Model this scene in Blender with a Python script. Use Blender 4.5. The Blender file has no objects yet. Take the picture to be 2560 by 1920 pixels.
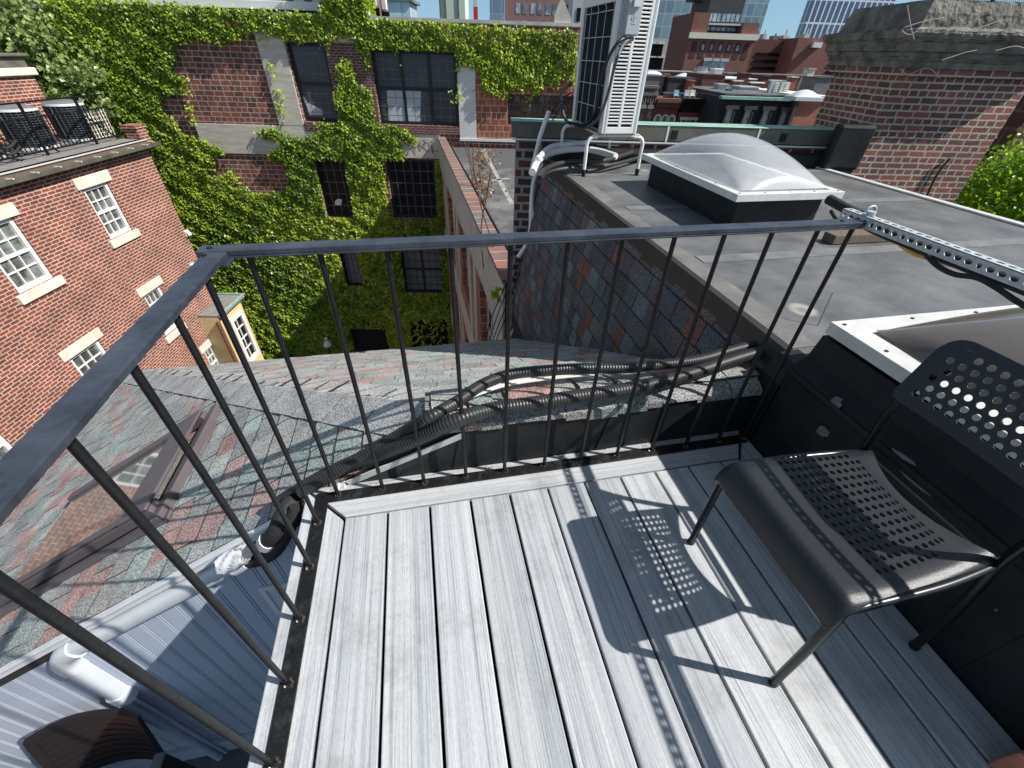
import bpy, math, random
import numpy as np
from mathutils import Vector, Matrix
SC = bpy.context.scene
COL = SC.collection
rnd = random.Random(7)
V = Vector
# ---------------- camera ----------------
FPX = 1042.3747; CP = V((0.3966, -1.0297, 1.2682)); YAW, PIT, ROL = 0.2203, -0.6693, 0.0331
fw = V((math.sin(YAW)*math.cos(PIT), math.cos(YAW)*math.cos(PIT), math.sin(PIT)))
rt0 = V((math.cos(YAW), -math.sin(YAW), 0)); up0 = rt0.cross(fw)
rt = rt0*math.cos(ROL) + up0*math.sin(ROL); up = up0*math.cos(ROL) - rt0*math.sin(ROL)
cam = bpy.data.cameras.new('camera'); cam.sensor_width = 36; cam.lens = 36*FPX/2560
cam.clip_start = 0.02; cam.clip_end = 3000
co = bpy.data.objects.new('camera', cam); COL.objects.link(co)
co.matrix_world = Matrix(((rt.x, up.x, -fw.x, CP.x), (rt.y, up.y, -fw.y, CP.y), (rt.z, up.z, -fw.z, CP.z), (0, 0, 0, 1)))
SC.camera = co
# ---------------- light ----------------
SUN = V((0.36, -0.155, 0.40)).normalized()
w = bpy.data.worlds.new('World'); SC.world = w; w.use_nodes = True
nt = w.node_tree; bg = nt.nodes['Background']
sky = nt.nodes.new('ShaderNodeTexSky'); sky.sky_type = 'NISHITA'; sky.sun_disc = False
sky.sun_elevation = math.asin(SUN.z); sky.sun_rotation = math.atan2(SUN.x, SUN.y)
sky.air_density = 1.0; sky.dust_density = 0.15; sky.ozone_density = 1.4
hs = nt.nodes.new('ShaderNodeHueSaturation'); hs.inputs['Saturation'].default_value = 0.66; hs.inputs['Hue'].default_value = 0.488
tcw = nt.nodes.new('ShaderNodeTexCoord'); sx = nt.nodes.new('ShaderNodeSeparateXYZ'); nt.links.new(tcw.outputs['Generated'], sx.inputs[0])
rw_ = nt.nodes.new('ShaderNodeValToRGB'); nt.links.new(sx.outputs['Z'], rw_.inputs[0]); rw_.color_ramp.elements[0].position = 0.0; rw_.color_ramp.elements[0].color = (0.40, 0.66, 0.98, 1); rw_.color_ramp.elements[1].position = 0.45; rw_.color_ramp.elements[1].color = (1, 1, 1, 1)
mw = nt.nodes.new('ShaderNodeVectorMath'); mw.operation = 'MULTIPLY'
nt.links.new(sky.outputs[0], hs.inputs['Color']); nt.links.new(hs.outputs[0], mw.inputs[0]); nt.links.new(rw_.outputs[0], mw.inputs[1]); nt.links.new(mw.outputs[0], bg.inputs[0]); bg.inputs[1].default_value = 0.088
sl = bpy.data.lights.new('sun', 'SUN'); sl.energy = 5.0; sl.angle = math.radians(0.53); sl.color = (1, 0.965, 0.92)
so = bpy.data.objects.new('sun', sl); COL.objects.link(so)
so.rotation_euler = SUN.to_track_quat('Z', 'Y').to_euler(); so.location = (5, -5, 12)
SC.view_settings.view_transform = 'Standard'; SC.view_settings.look = 'None'
SC.view_settings.exposure = 0.42; SC.view_settings.gamma = 1
# ---------------- photo pixel -> point on a real plane ----------------
KD = 1.15732
def ray(x, y):
    return (rt*((x*KD-1280)/FPX) - up*((y*KD-960)/FPX) + fw).normalized()
def pl(x, y, P, n):
    d = ray(x, y); return CP + d*((P-CP).dot(n)/d.dot(n))
def onz(x, y, z): return pl(x, y, V((0, 0, z)), V((0, 0, 1)))
def onx(x, y, X): return pl(x, y, V((X, 0, 0)), V((1, 0, 0)))
def ony(x, y, Y): return pl(x, y, V((0, Y, 0)), V((0, 1, 0)))
GA = math.radians(10.5)
GU = V((math.cos(GA), -math.sin(GA), 0)); GV = V((math.sin(GA), math.cos(GA), 0)); GZ = V((0, 0, 1))
def onu(x, y, o):
    P = pl(x, y, GU*o, GU); return P.dot(GV), P.z
def onv(x, y, o):
    P = pl(x, y, GV*o, GV); return P.dot(GU), P.z
def G(u, v, z): return GU*u + GV*v + V((0, 0, z))
# ---------------- mesh builder ----------------
OFF = {}
WF = (V((1, 0, 0)), V((0, 1, 0)), V((0, 0, 1)))
GF = (GU, GV, GZ)
class MB:
    def __init__(s): s.v = []; s.f = []; s.m = []; s.c = []; s.sm = []
    def add(s, vs, fs, m=0, c=None, smooth=False):
        b = len(s.v); s.v += [tuple(p) for p in vs]
        for f in fs: s.f.append([b+i for i in f]); s.m.append(m); s.c.append(c); s.sm.append(smooth)
    def box(s, lo, hi, fr=WF, m=0, c=None, skip=()):
        x0, y0, z0 = lo; x1, y1, z1 = hi
        P = [fr[0]*x + fr[1]*y + fr[2]*z for x, y, z in ((x0,y0,z0),(x1,y0,z0),(x1,y1,z0),(x0,y1,z0),(x0,y0,z1),(x1,y0,z1),(x1,y1,z1),(x0,y1,z1))]
        F = dict(b=(0,3,2,1), t=(4,5,6,7), f=(0,1,5,4), r=(1,2,6,5), k=(2,3,7,6), l=(3,0,4,7))
        s.add(P, [F[k] for k in F if k not in skip], m, c)
    def bar(s, a, b, wd, ht, upv=V((0, 0, 1)), m=0, c=None):
        a = V(a); b = V(b); d = (b-a).normalized(); sd = d.cross(upv).normalized(); u2 = sd.cross(d)
        P = []
        for q in (a, b):
            for i, j in ((-1,-1),(1,-1),(1,1),(-1,1)): P.append(q + sd*(i*wd/2) + u2*(j*ht/2))
        s.add(P, [(0,1,2,3),(7,6,5,4),(0,4,5,1),(1,5,6,2),(2,6,7,3),(3,7,4,0)], m, c)
    def tube(s, pts, r, n=10, m=0, rf=None, caps=True, smooth=True):
        pts = [V(p) for p in pts]; N = len(pts)
        if N == 2 and (pts[1]-pts[0]).length < 1e-6: return
        T = []
        for i in range(N):
            t = (pts[min(i+1, N-1)] - pts[max(i-1, 0)]); T.append(t.normalized())
        a = T[0].orthogonal().normalized(); vs = []
        for i in range(N):
            a = (a - T[i]*a.dot(T[i])).normalized(); b = T[i].cross(a)
            rr = rf(i) if rf else r
            for k in range(n):
                q = 2*math.pi*k/n; vs.append(pts[i] + a*(math.cos(q)*rr) + b*(math.sin(q)*rr))
        fs = [(i*n+k, i*n+(k+1) % n, (i+1)*n+(k+1) % n, (i+1)*n+k) for i in range(N-1) for k in range(n)]
        s.add(vs, fs, m, None, smooth)
        if caps:
            s.add(vs[:n], [tuple(range(n))[::-1]], m); s.add(vs[-n:], [tuple(range(n))], m)
    def prism(s, poly, d, m=0, c=None):
        poly = [V(p) for p in poly]; n = len(poly); d = V(d)
        s.add(poly + [p+d for p in poly], [tuple(range(n)), tuple(range(2*n-1, n-1, -1))] + [(i, i+n, (i+1) % n+n, (i+1) % n) for i in range(n)], m, c)
    def sheet(s, f, nu, nv, m=0, smooth=True, c=None):
        vs = [f(i/nu, j/nv) for j in range(nv+1) for i in range(nu+1)]
        s.add(vs, [(j*(nu+1)+i, j*(nu+1)+i+1, (j+1)*(nu+1)+i+1, (j+1)*(nu+1)+i) for j in range(nv) for i in range(nu)], m, c, smooth)
    def build(s, name, mats, parent=None, bevel=0, weld=False, solid=0, fix=True, split=False):
        me = bpy.data.meshes.new(name)
        if not isinstance(mats, (list, tuple)): mats = [mats]
        vv = np.array(s.v, dtype=float)
        if parent is not None: off = OFF[parent.name]
        else:
            lo = vv.min(0); hi = vv.max(0); off = V(((lo[0]+hi[0])/2, (lo[1]+hi[1])/2, lo[2]))
        vv = vv - np.array(off)
        me.from_pydata([tuple(p) for p in vv], [], s.f)
        for mt in mats: me.materials.append(mt)
        me.polygons.foreach_set('material_index', s.m)
        me.polygons.foreach_set('use_smooth', s.sm)
        me.update()
        if fix or weld:
            import bmesh
            bm = bmesh.new(); bm.from_mesh(me)
            if weld: bmesh.ops.remove_doubles(bm, verts=bm.verts, dist=1e-5)
            if fix: bmesh.ops.recalc_face_normals(bm, faces=bm.faces)
            bm.to_mesh(me); bm.free()
        nl = len(me.loops); uv = me.uv_layers.new(name='UVMap')
        co_ = np.empty(len(me.vertices)*3); me.vertices.foreach_get('co', co_); co_ = co_.reshape(-1, 3) + np.array(off)
        li = np.empty(nl, dtype=np.int32); me.loops.foreach_get('vertex_index', li)
        nf = len(me.polygons); nrm = np.empty(nf*3); me.polygons.foreach_get('normal', nrm); nrm = nrm.reshape(-1, 3)
        lt = np.empty(nf, dtype=np.int32); me.polygons.foreach_get('loop_total', lt)
        N = np.repeat(nrm, lt, axis=0); P = co_[li]
        hz = np.stack([-N[:, 1], N[:, 0]], 1); L = np.hypot(hz[:, 0], hz[:, 1]) + 1e-9; hz = hz/L[:, None]
        flat = np.abs(N[:, 2]) > 0.75
        U = np.where(flat, P[:, 0], P[:, 0]*hz[:, 0] + P[:, 1]*hz[:, 1]); W = np.where(flat, P[:, 1], P[:, 2])
        uv.data.foreach_set('uv', np.stack([U, W], 1).ravel())
        if any(c is not None for c in s.c) and len(s.c) == nf:
            ca = me.color_attributes.new('Col', 'FLOAT_COLOR', 'CORNER')
            cc = np.array([(c if c is not None else (1, 1, 1)) for c in s.c]); cc = np.repeat(cc, lt, axis=0)
            ca.data.foreach_set('color', np.concatenate([cc, np.ones((nl, 1))], 1).ravel())
        o = bpy.data.objects.new(name, me); COL.objects.link(o)
        if parent is not None: o.parent = parent; OFF[o.name] = off
        else: o.location = off; OFF[o.name] = off
        if parent is not None and parent.type == 'MESH':
            pass
        if solid:
            md = o.modifiers.new('s', 'SOLIDIFY'); md.thickness = solid; md.offset = -1
        if split:
            md = o.modifiers.new('e', 'EDGE_SPLIT'); md.split_angle = math.radians(38)
        if bevel:
            md = o.modifiers.new('b', 'BEVEL'); md.width = bevel; md.segments = 2; md.limit_method = 'ANGLE'; md.angle_limit = 0.6
        return o
def thing(name, loc, label, cat, group=None, kind=None):
    o = bpy.data.objects.new(name, None); COL.objects.link(o); o.location = loc; o.empty_display_size = 0.1
    OFF[o.name] = V(loc); return tag(o, label, cat, group, kind)
def tag(o, label=None, cat=None, group=None, kind=None):
    if label: o['label'] = label
    if cat: o['category'] = cat
    if group: o['group'] = group
    if kind: o['kind'] = kind
    return o
def copy_tree(o, parent=None):
    c = o.copy(); COL.objects.link(c)
    if parent is not None: c.parent = parent
    for ch in list(o.children): copy_tree(ch, c)
    return c
def smooth_path(P, n=8):
    P = [V(p) for p in P]; out = []
    for i in range(len(P)-1):
        p0 = P[max(i-1, 0)]; p1 = P[i]; p2 = P[i+1]; p3 = P[min(i+2, len(P)-1)]
        for k in range(n):
            t = k/n; out.append(0.5*((2*p1) + (p2-p0)*t + (2*p0-5*p1+4*p2-p3)*t*t + (3*p1-p0-3*p2+p3)*t**3))
    out.append(P[-1]); return out
def resample(P, step):
    out = [P[0]]; acc = 0.0
    for a, b in zip(P, P[1:]):
        L = (b-a).length; d = step-acc
        while d <= L: out.append(a + (b-a)*(d/L)); d += step
        acc = L-(d-step)
    return out
# ---------------- materials ----------------
def mat(name, col, rough=0.6, metal=0.0, var=0.0, vs=3.0, bump=0.0, bs=40.0, spec=0.5, col2=None, vmix=None, stretch=None, coat=0.0, trans=0.0):
    m = bpy.data.materials.new(name); m.use_nodes = True; n = m.node_tree.nodes; l = m.node_tree.links
    b = n['Principled BSDF']; b.inputs['Roughness'].default_value = rough; b.inputs['Metallic'].default_value = metal
    b.inputs['Specular IOR Level'].default_value = spec; b.inputs['Coat Weight'].default_value = coat
    b.inputs['Transmission Weight'].default_value = trans
    b.inputs['Base Color'].default_value = (*col, 1)
    g = n.new('ShaderNodeNewGeometry'); src = g.outputs['Position']
    if stretch:
        mp = n.new('ShaderNodeMapping'); mp.inputs['Scale'].default_value = stretch; l.new(src, mp.inputs['Vector']); src = mp.outputs[0]
    if var or col2:
        t = n.new('ShaderNodeTexNoise'); t.inputs['Scale'].default_value = vs; t.inputs['Detail'].default_value = 7; t.inputs['Roughness'].default_value = 0.65
        l.new(src, t.inputs['Vector'])
        r = n.new('ShaderNodeValToRGB'); l.new(t.outputs['Fac'], r.inputs['Fac'])
        lo, hi = vmix or (0.35, 0.68)
        r.color_ramp.elements[0].position = lo; r.color_ramp.elements[1].position = hi
        c2 = col2 or tuple(max(0, c*(1+var)) for c in col); c1 = col if col2 else tuple(c*(1-var) for c in col)
        r.color_ramp.elements[0].color = (*c1, 1); r.color_ramp.elements[1].color = (*c2, 1)
        l.new(r.outputs[0], b.inputs['Base Color'])
    if bump:
        t2 = n.new('ShaderNodeTexNoise'); t2.inputs['Scale'].default_value = bs; t2.inputs['Detail'].default_value = 5; l.new(src, t2.inputs['Vector'])
        bp = n.new('ShaderNodeBump'); bp.inputs['Strength'].default_value = bump; bp.inputs['Distance'].default_value = 0.01
        l.new(t2.outputs['Fac'], bp.inputs['Height']); l.new(bp.outputs[0], b.inputs['Normal'])
    return m
def brick(name, c1, c2, mortar, w=0.21, h=0.072, ms=0.011, rough=0.9, freq=2, sq=1.0, off=0.5, third=None, bump=0.6, dirt=0.25):
    m = bpy.data.materials.new(name); m.use_nodes = True; n = m.node_tree.nodes; l = m.node_tree.links
    b = n['Principled BSDF']; b.inputs['Roughness'].default_value = rough
    tc = n.new('ShaderNodeUVMap'); nz = n.new('ShaderNodeTexNoise'); nz.inputs['Scale'].default_value = 14; l.new(tc.outputs[0], nz.inputs['Vector'])
    vm = n.new('ShaderNodeVectorMath'); vm.operation = 'MULTIPLY_ADD'; l.new(nz.outputs['Color'], vm.inputs[0]); vm.inputs[1].default_value = (0.012, 0.012, 0); l.new(tc.outputs[0], vm.inputs[2])
    t = n.new('ShaderNodeTexBrick'); l.new(vm.outputs[0], t.inputs['Vector'])
    t.inputs['Scale'].default_value = 1; t.inputs['Brick Width'].default_value = w; t.inputs['Row Height'].default_value = h
    t.inputs['Mortar Size'].default_value = ms; t.inputs['Mortar Smooth'].default_value = 0.15; t.inputs['Bias'].default_value = 0.0
    t.offset = off; t.squash = sq; t.squash_frequency = freq
    t.inputs['Color1'].default_value = (*c1, 1); t.inputs['Color2'].default_value = (*c2, 1); t.inputs['Mortar'].default_value = (*mortar, 1)
    n2 = n.new('ShaderNodeTexNoise'); n2.inputs['Scale'].default_value = 1.6; n2.inputs['Detail'].default_value = 8; l.new(tc.outputs[0], n2.inputs['Vector'])
    mr = n.new('ShaderNodeMapRange'); l.new(n2.outputs['Fac'], mr.inputs[0]); mr.inputs[1].default_value = 0.3; mr.inputs[2].default_value = 0.7
    mr.inputs[3].default_value = 1-dirt; mr.inputs[4].default_value = 1+dirt*0.6
    mx = n.new('ShaderNodeVectorMath'); mx.operation = 'SCALE'; l.new(t.outputs['Color'], mx.inputs[0]); l.new(mr.outputs[0], mx.inputs['Scale'])
    l.new(mx.outputs[0], b.inputs['Base Color'])
    n3 = n.new('ShaderNodeTexNoise'); n3.inputs['Scale'].default_value = 90; l.new(tc.outputs[0], n3.inputs['Vector'])
    ad = n.new('ShaderNodeMath'); ad.operation = 'MULTIPLY_ADD'; l.new(t.outputs['Fac'], ad.inputs[0]); ad.inputs[1].default_value = -1; l.new(n3.outputs['Fac'], ad.inputs[2])
    bp = n.new('ShaderNodeBump'); bp.inputs['Strength'].default_value = bump; bp.inputs['Distance'].default_value = 0.012; l.new(ad.outputs[0], bp.inputs['Height']); l.new(bp.outputs[0], b.inputs['Normal'])
    return m
def deckmat(name, axis):
    m = bpy.data.materials.new(name); m.use_nodes = True; n = m.node_tree.nodes; l = m.node_tree.links; b = n['Principled BSDF']
    b.inputs['Roughness'].default_value = 0.5; b.inputs['Specular IOR Level'].default_value = 0.35
    g = n.new('ShaderNodeNewGeometry'); oi = n.new('ShaderNodeObjectInfo')
    def layer(sc, st, det=4):
        mp = n.new('ShaderNodeMapping'); mp.inputs['Scale'].default_value = st if axis == 'y' else (st[1], st[0], st[2])
        l.new(g.outputs['Position'], mp.inputs['Vector'])
        av = n.new('ShaderNodeVectorMath'); av.operation = 'MULTIPLY_ADD'; l.new(oi.outputs['Random'], av.inputs[0]); av.inputs[1].default_value = (37, 23, 11); l.new(mp.outputs[0], av.inputs[2])
        t = n.new('ShaderNodeTexNoise'); t.inputs['Scale'].default_value = sc; t.inputs['Detail'].default_value = det; t.inputs['Roughness'].default_value = 0.7
        l.new(av.outputs[0], t.inputs['Vector']); return t.outputs['Fac']
    wide = layer(1, (34, 0.30, 1), 4); fine = layer(1, (230, 1.6, 1), 4); grain = layer(1, (420, 90, 1), 2)
    r1 = n.new('ShaderNodeValToRGB'); l.new(wide, r1.inputs[0]); e = r1.color_ramp.elements
    e[0].position = 0.30; e[0].color = (0.37, 0.40, 0.43, 1); e[1].position = 0.60; e[1].color = (0.56, 0.57, 0.57, 1)
    r2 = n.new('ShaderNodeValToRGB'); l.new(fine, r2.inputs[0]); e = r2.color_ramp.elements
    e[0].position = 0.34; e[0].color = (0.52, 0.55, 0.60, 1); e[1].position = 0.50; e[1].color = (1, 1, 1, 1)
    r3 = n.new('ShaderNodeValToRGB'); l.new(grain, r3.inputs[0]); e = r3.color_ramp.elements
    e[0].position = 0.3; e[0].color = (0.82, 0.82, 0.84, 1); e[1].position = 0.6; e[1].color = (1, 1, 1, 1)
    m1 = n.new('ShaderNodeVectorMath'); m1.operation = 'MULTIPLY'; l.new(r1.outputs[0], m1.inputs[0]); l.new(r2.outputs[0], m1.inputs[1])
    m2 = n.new('ShaderNodeVectorMath'); m2.operation = 'MULTIPLY'; l.new(m1.outputs[0], m2.inputs[0]); l.new(r3.outputs[0], m2.inputs[1])
    mr = n.new('ShaderNodeMapRange'); l.new(oi.outputs['Random'], mr.inputs[0]); mr.inputs[3].default_value = 0.84; mr.inputs[4].default_value = 0.98
    st = n.new('ShaderNodeTexNoise'); st.inputs['Scale'].default_value = 3.2; st.inputs['Detail'].default_value = 9; st.inputs['Roughness'].default_value = 0.75; l.new(g.outputs['Position'], st.inputs['Vector'])
    rs = n.new('ShaderNodeValToRGB'); l.new(st.outputs['Fac'], rs.inputs[0]); e = rs.color_ramp.elements; e[0].position = 0.30; e[0].color = (0.66, 0.65, 0.62, 1); e[1].position = 0.50; e[1].color = (1, 1, 1, 1)
    m3 = n.new('ShaderNodeVectorMath'); m3.operation = 'MULTIPLY'; l.new(m2.outputs[0], m3.inputs[0]); l.new(rs.outputs[0], m3.inputs[1])
    m4 = n.new('ShaderNodeVectorMath'); m4.operation = 'SCALE'; l.new(m3.outputs[0], m4.inputs[0]); l.new(mr.outputs[0], m4.inputs['Scale'])
    l.new(m4.outputs[0], b.inputs['Base Color'])
    bp = n.new('ShaderNodeBump'); bp.inputs['Strength'].default_value = 0.35; bp.inputs['Distance'].default_value = 0.002; l.new(fine, bp.inputs['Height']); l.new(bp.outputs[0], b.inputs['Normal'])
    return m
def shinglemat(name, dark=1.0):
    m = bpy.data.materials.new(name); m.use_nodes = True; n = m.node_tree.nodes; l = m.node_tree.links; b = n['Principled BSDF']
    b.inputs['Roughness'].default_value = 0.92; b.inputs['Specular IOR Level'].default_value = 0.25
    at = n.new('ShaderNodeAttribute'); at.attribute_name = 'Col'; g = n.new('ShaderNodeNewGeometry')
    t = n.new('ShaderNodeTexNoise'); t.inputs['Scale'].default_value = 150; t.inputs['Detail'].default_value = 3; l.new(g.outputs['Position'], t.inputs['Vector'])
    r = n.new('ShaderNodeValToRGB'); l.new(t.outputs['Fac'], r.inputs[0]); e = r.color_ramp.elements
    e[0].position = 0.37; e[0].color = (0.42, 0.42, 0.43, 1); e[1].position = 0.62; e[1].color = (1.55, 1.54, 1.52, 1)
    t2 = n.new('ShaderNodeTexNoise'); t2.inputs['Scale'].default_value = 5; t2.inputs['Detail'].default_value = 5; l.new(g.outputs['Position'], t2.inputs['Vector'])
    r2 = n.new('ShaderNodeValToRGB'); l.new(t2.outputs['Fac'], r2.inputs[0]); e = r2.color_ramp.elements
    e[0].position = 0.35; e[0].color = (0.8*dark, 0.8*dark, 0.8*dark, 1); e[1].position = 0.65; e[1].color = (1.12*dark, 1.12*dark, 1.12*dark, 1)
    a = n.new('ShaderNodeVectorMath'); a.operation = 'MULTIPLY'; l.new(at.outputs['Color'], a.inputs[0]); l.new(r.outputs[0], a.inputs[1])
    a2 = n.new('ShaderNodeVectorMath'); a2.operation = 'MULTIPLY'; l.new(a.outputs[0], a2.inputs[0]); l.new(r2.outputs[0], a2.inputs[1])
    l.new(a2.outputs[0], b.inputs['Base Color'])
    bp = n.new('ShaderNodeBump'); bp.inputs['Strength'].default_value = 0.7; bp.inputs['Distance'].default_value = 0.003; l.new(t.outputs['Fac'], bp.inputs['Height']); l.new(bp.outputs[0], b.inputs['Normal'])
    return m
def leafmat(name, c1, c2, tr=0.35):
    m = bpy.data.materials.new(name); m.use_nodes = True; n = m.node_tree.nodes; l = m.node_tree.links; b = n['Principled BSDF']
    b.inputs['Roughness'].default_value = 0.38; b.inputs['Specular IOR Level'].default_value = 0.5
    at = n.new('ShaderNodeAttribute'); at.attribute_name = 'Col'
    mx = n.new('ShaderNodeMix'); mx.data_type = 'RGBA'; l.new(at.outputs['Fac'], mx.inputs[0]); mx.inputs[6].default_value = (*c1, 1); mx.inputs[7].default_value = (*c2, 1)
    l.new(mx.outputs[2], b.inputs['Base Color'])
    td = n.new('ShaderNodeBsdfTranslucent'); l.new(mx.outputs[2], td.inputs[0]); ms = n.new('ShaderNodeMixShader'); ms.inputs[0].default_value = tr
    l.new(b.outputs[0], ms.inputs[1]); l.new(td.outputs[0], ms.inputs[2]); l.new(ms.outputs[0], n['Material Output'].inputs[0])
    return m
def glassmat(name, col, rough=0.05, spec=0.8):
    return mat(name, col, rough=rough, spec=spec)
def membrane(name):
    m = mat(name, (0.080, 0.083, 0.088), 0.5, col2=(0.175, 0.175, 0.172), vs=2.6, bump=0.25, bs=25, spec=0.4)
    n = m.node_tree.nodes; l = m.node_tree.links; b = n['Principled BSDF']
    src = b.inputs['Base Color'].links[0].from_socket
    g = n.new('ShaderNodeNewGeometry'); mp = n.new('ShaderNodeMapping'); mp.inputs['Scale'].default_value = (1.6, 1.6, 0); l.new(g.outputs['Position'], mp.inputs[0])
    vo = n.new('ShaderNodeTexVoronoi'); vo.inputs['Scale'].default_value = 1; vo.inputs['Randomness'].default_value = 0.75; l.new(mp.outputs[0], vo.inputs['Vector'])
    r = n.new('ShaderNodeValToRGB'); l.new(vo.outputs['Distance'], r.inputs[0]); cr = r.color_ramp
    cr.elements[0].position = 0.0; cr.elements[0].color = (0.55, 0.55, 0.55, 1); cr.elements[1].position = 0.13; cr.elements[1].color = (0, 0, 0, 1)
    e = cr.elements.new(0.05); e.color = (0.15, 0.15, 0.15, 1); e = cr.elements.new(0.09); e.color = (0.95, 0.95, 0.95, 1)
    nz = n.new('ShaderNodeTexNoise'); nz.inputs['Scale'].default_value = 9; nz.inputs['Detail'].default_value = 8; l.new(g.outputs['Position'], nz.inputs['Vector'])
    mu = n.new('ShaderNodeMath'); mu.operation = 'MULTIPLY'; l.new(r.outputs[0], mu.inputs[0]); l.new(nz.outputs['Fac'], mu.inputs[1])
    mx = n.new('ShaderNodeMix'); mx.data_type = 'RGBA'; l.new(mu.outputs[0], mx.inputs[0]); l.new(src, mx.inputs[6]); mx.inputs[7].default_value = (0.55, 0.51, 0.45, 1)
    l.new(mx.outputs[2], b.inputs['Base Color']); return m
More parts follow.
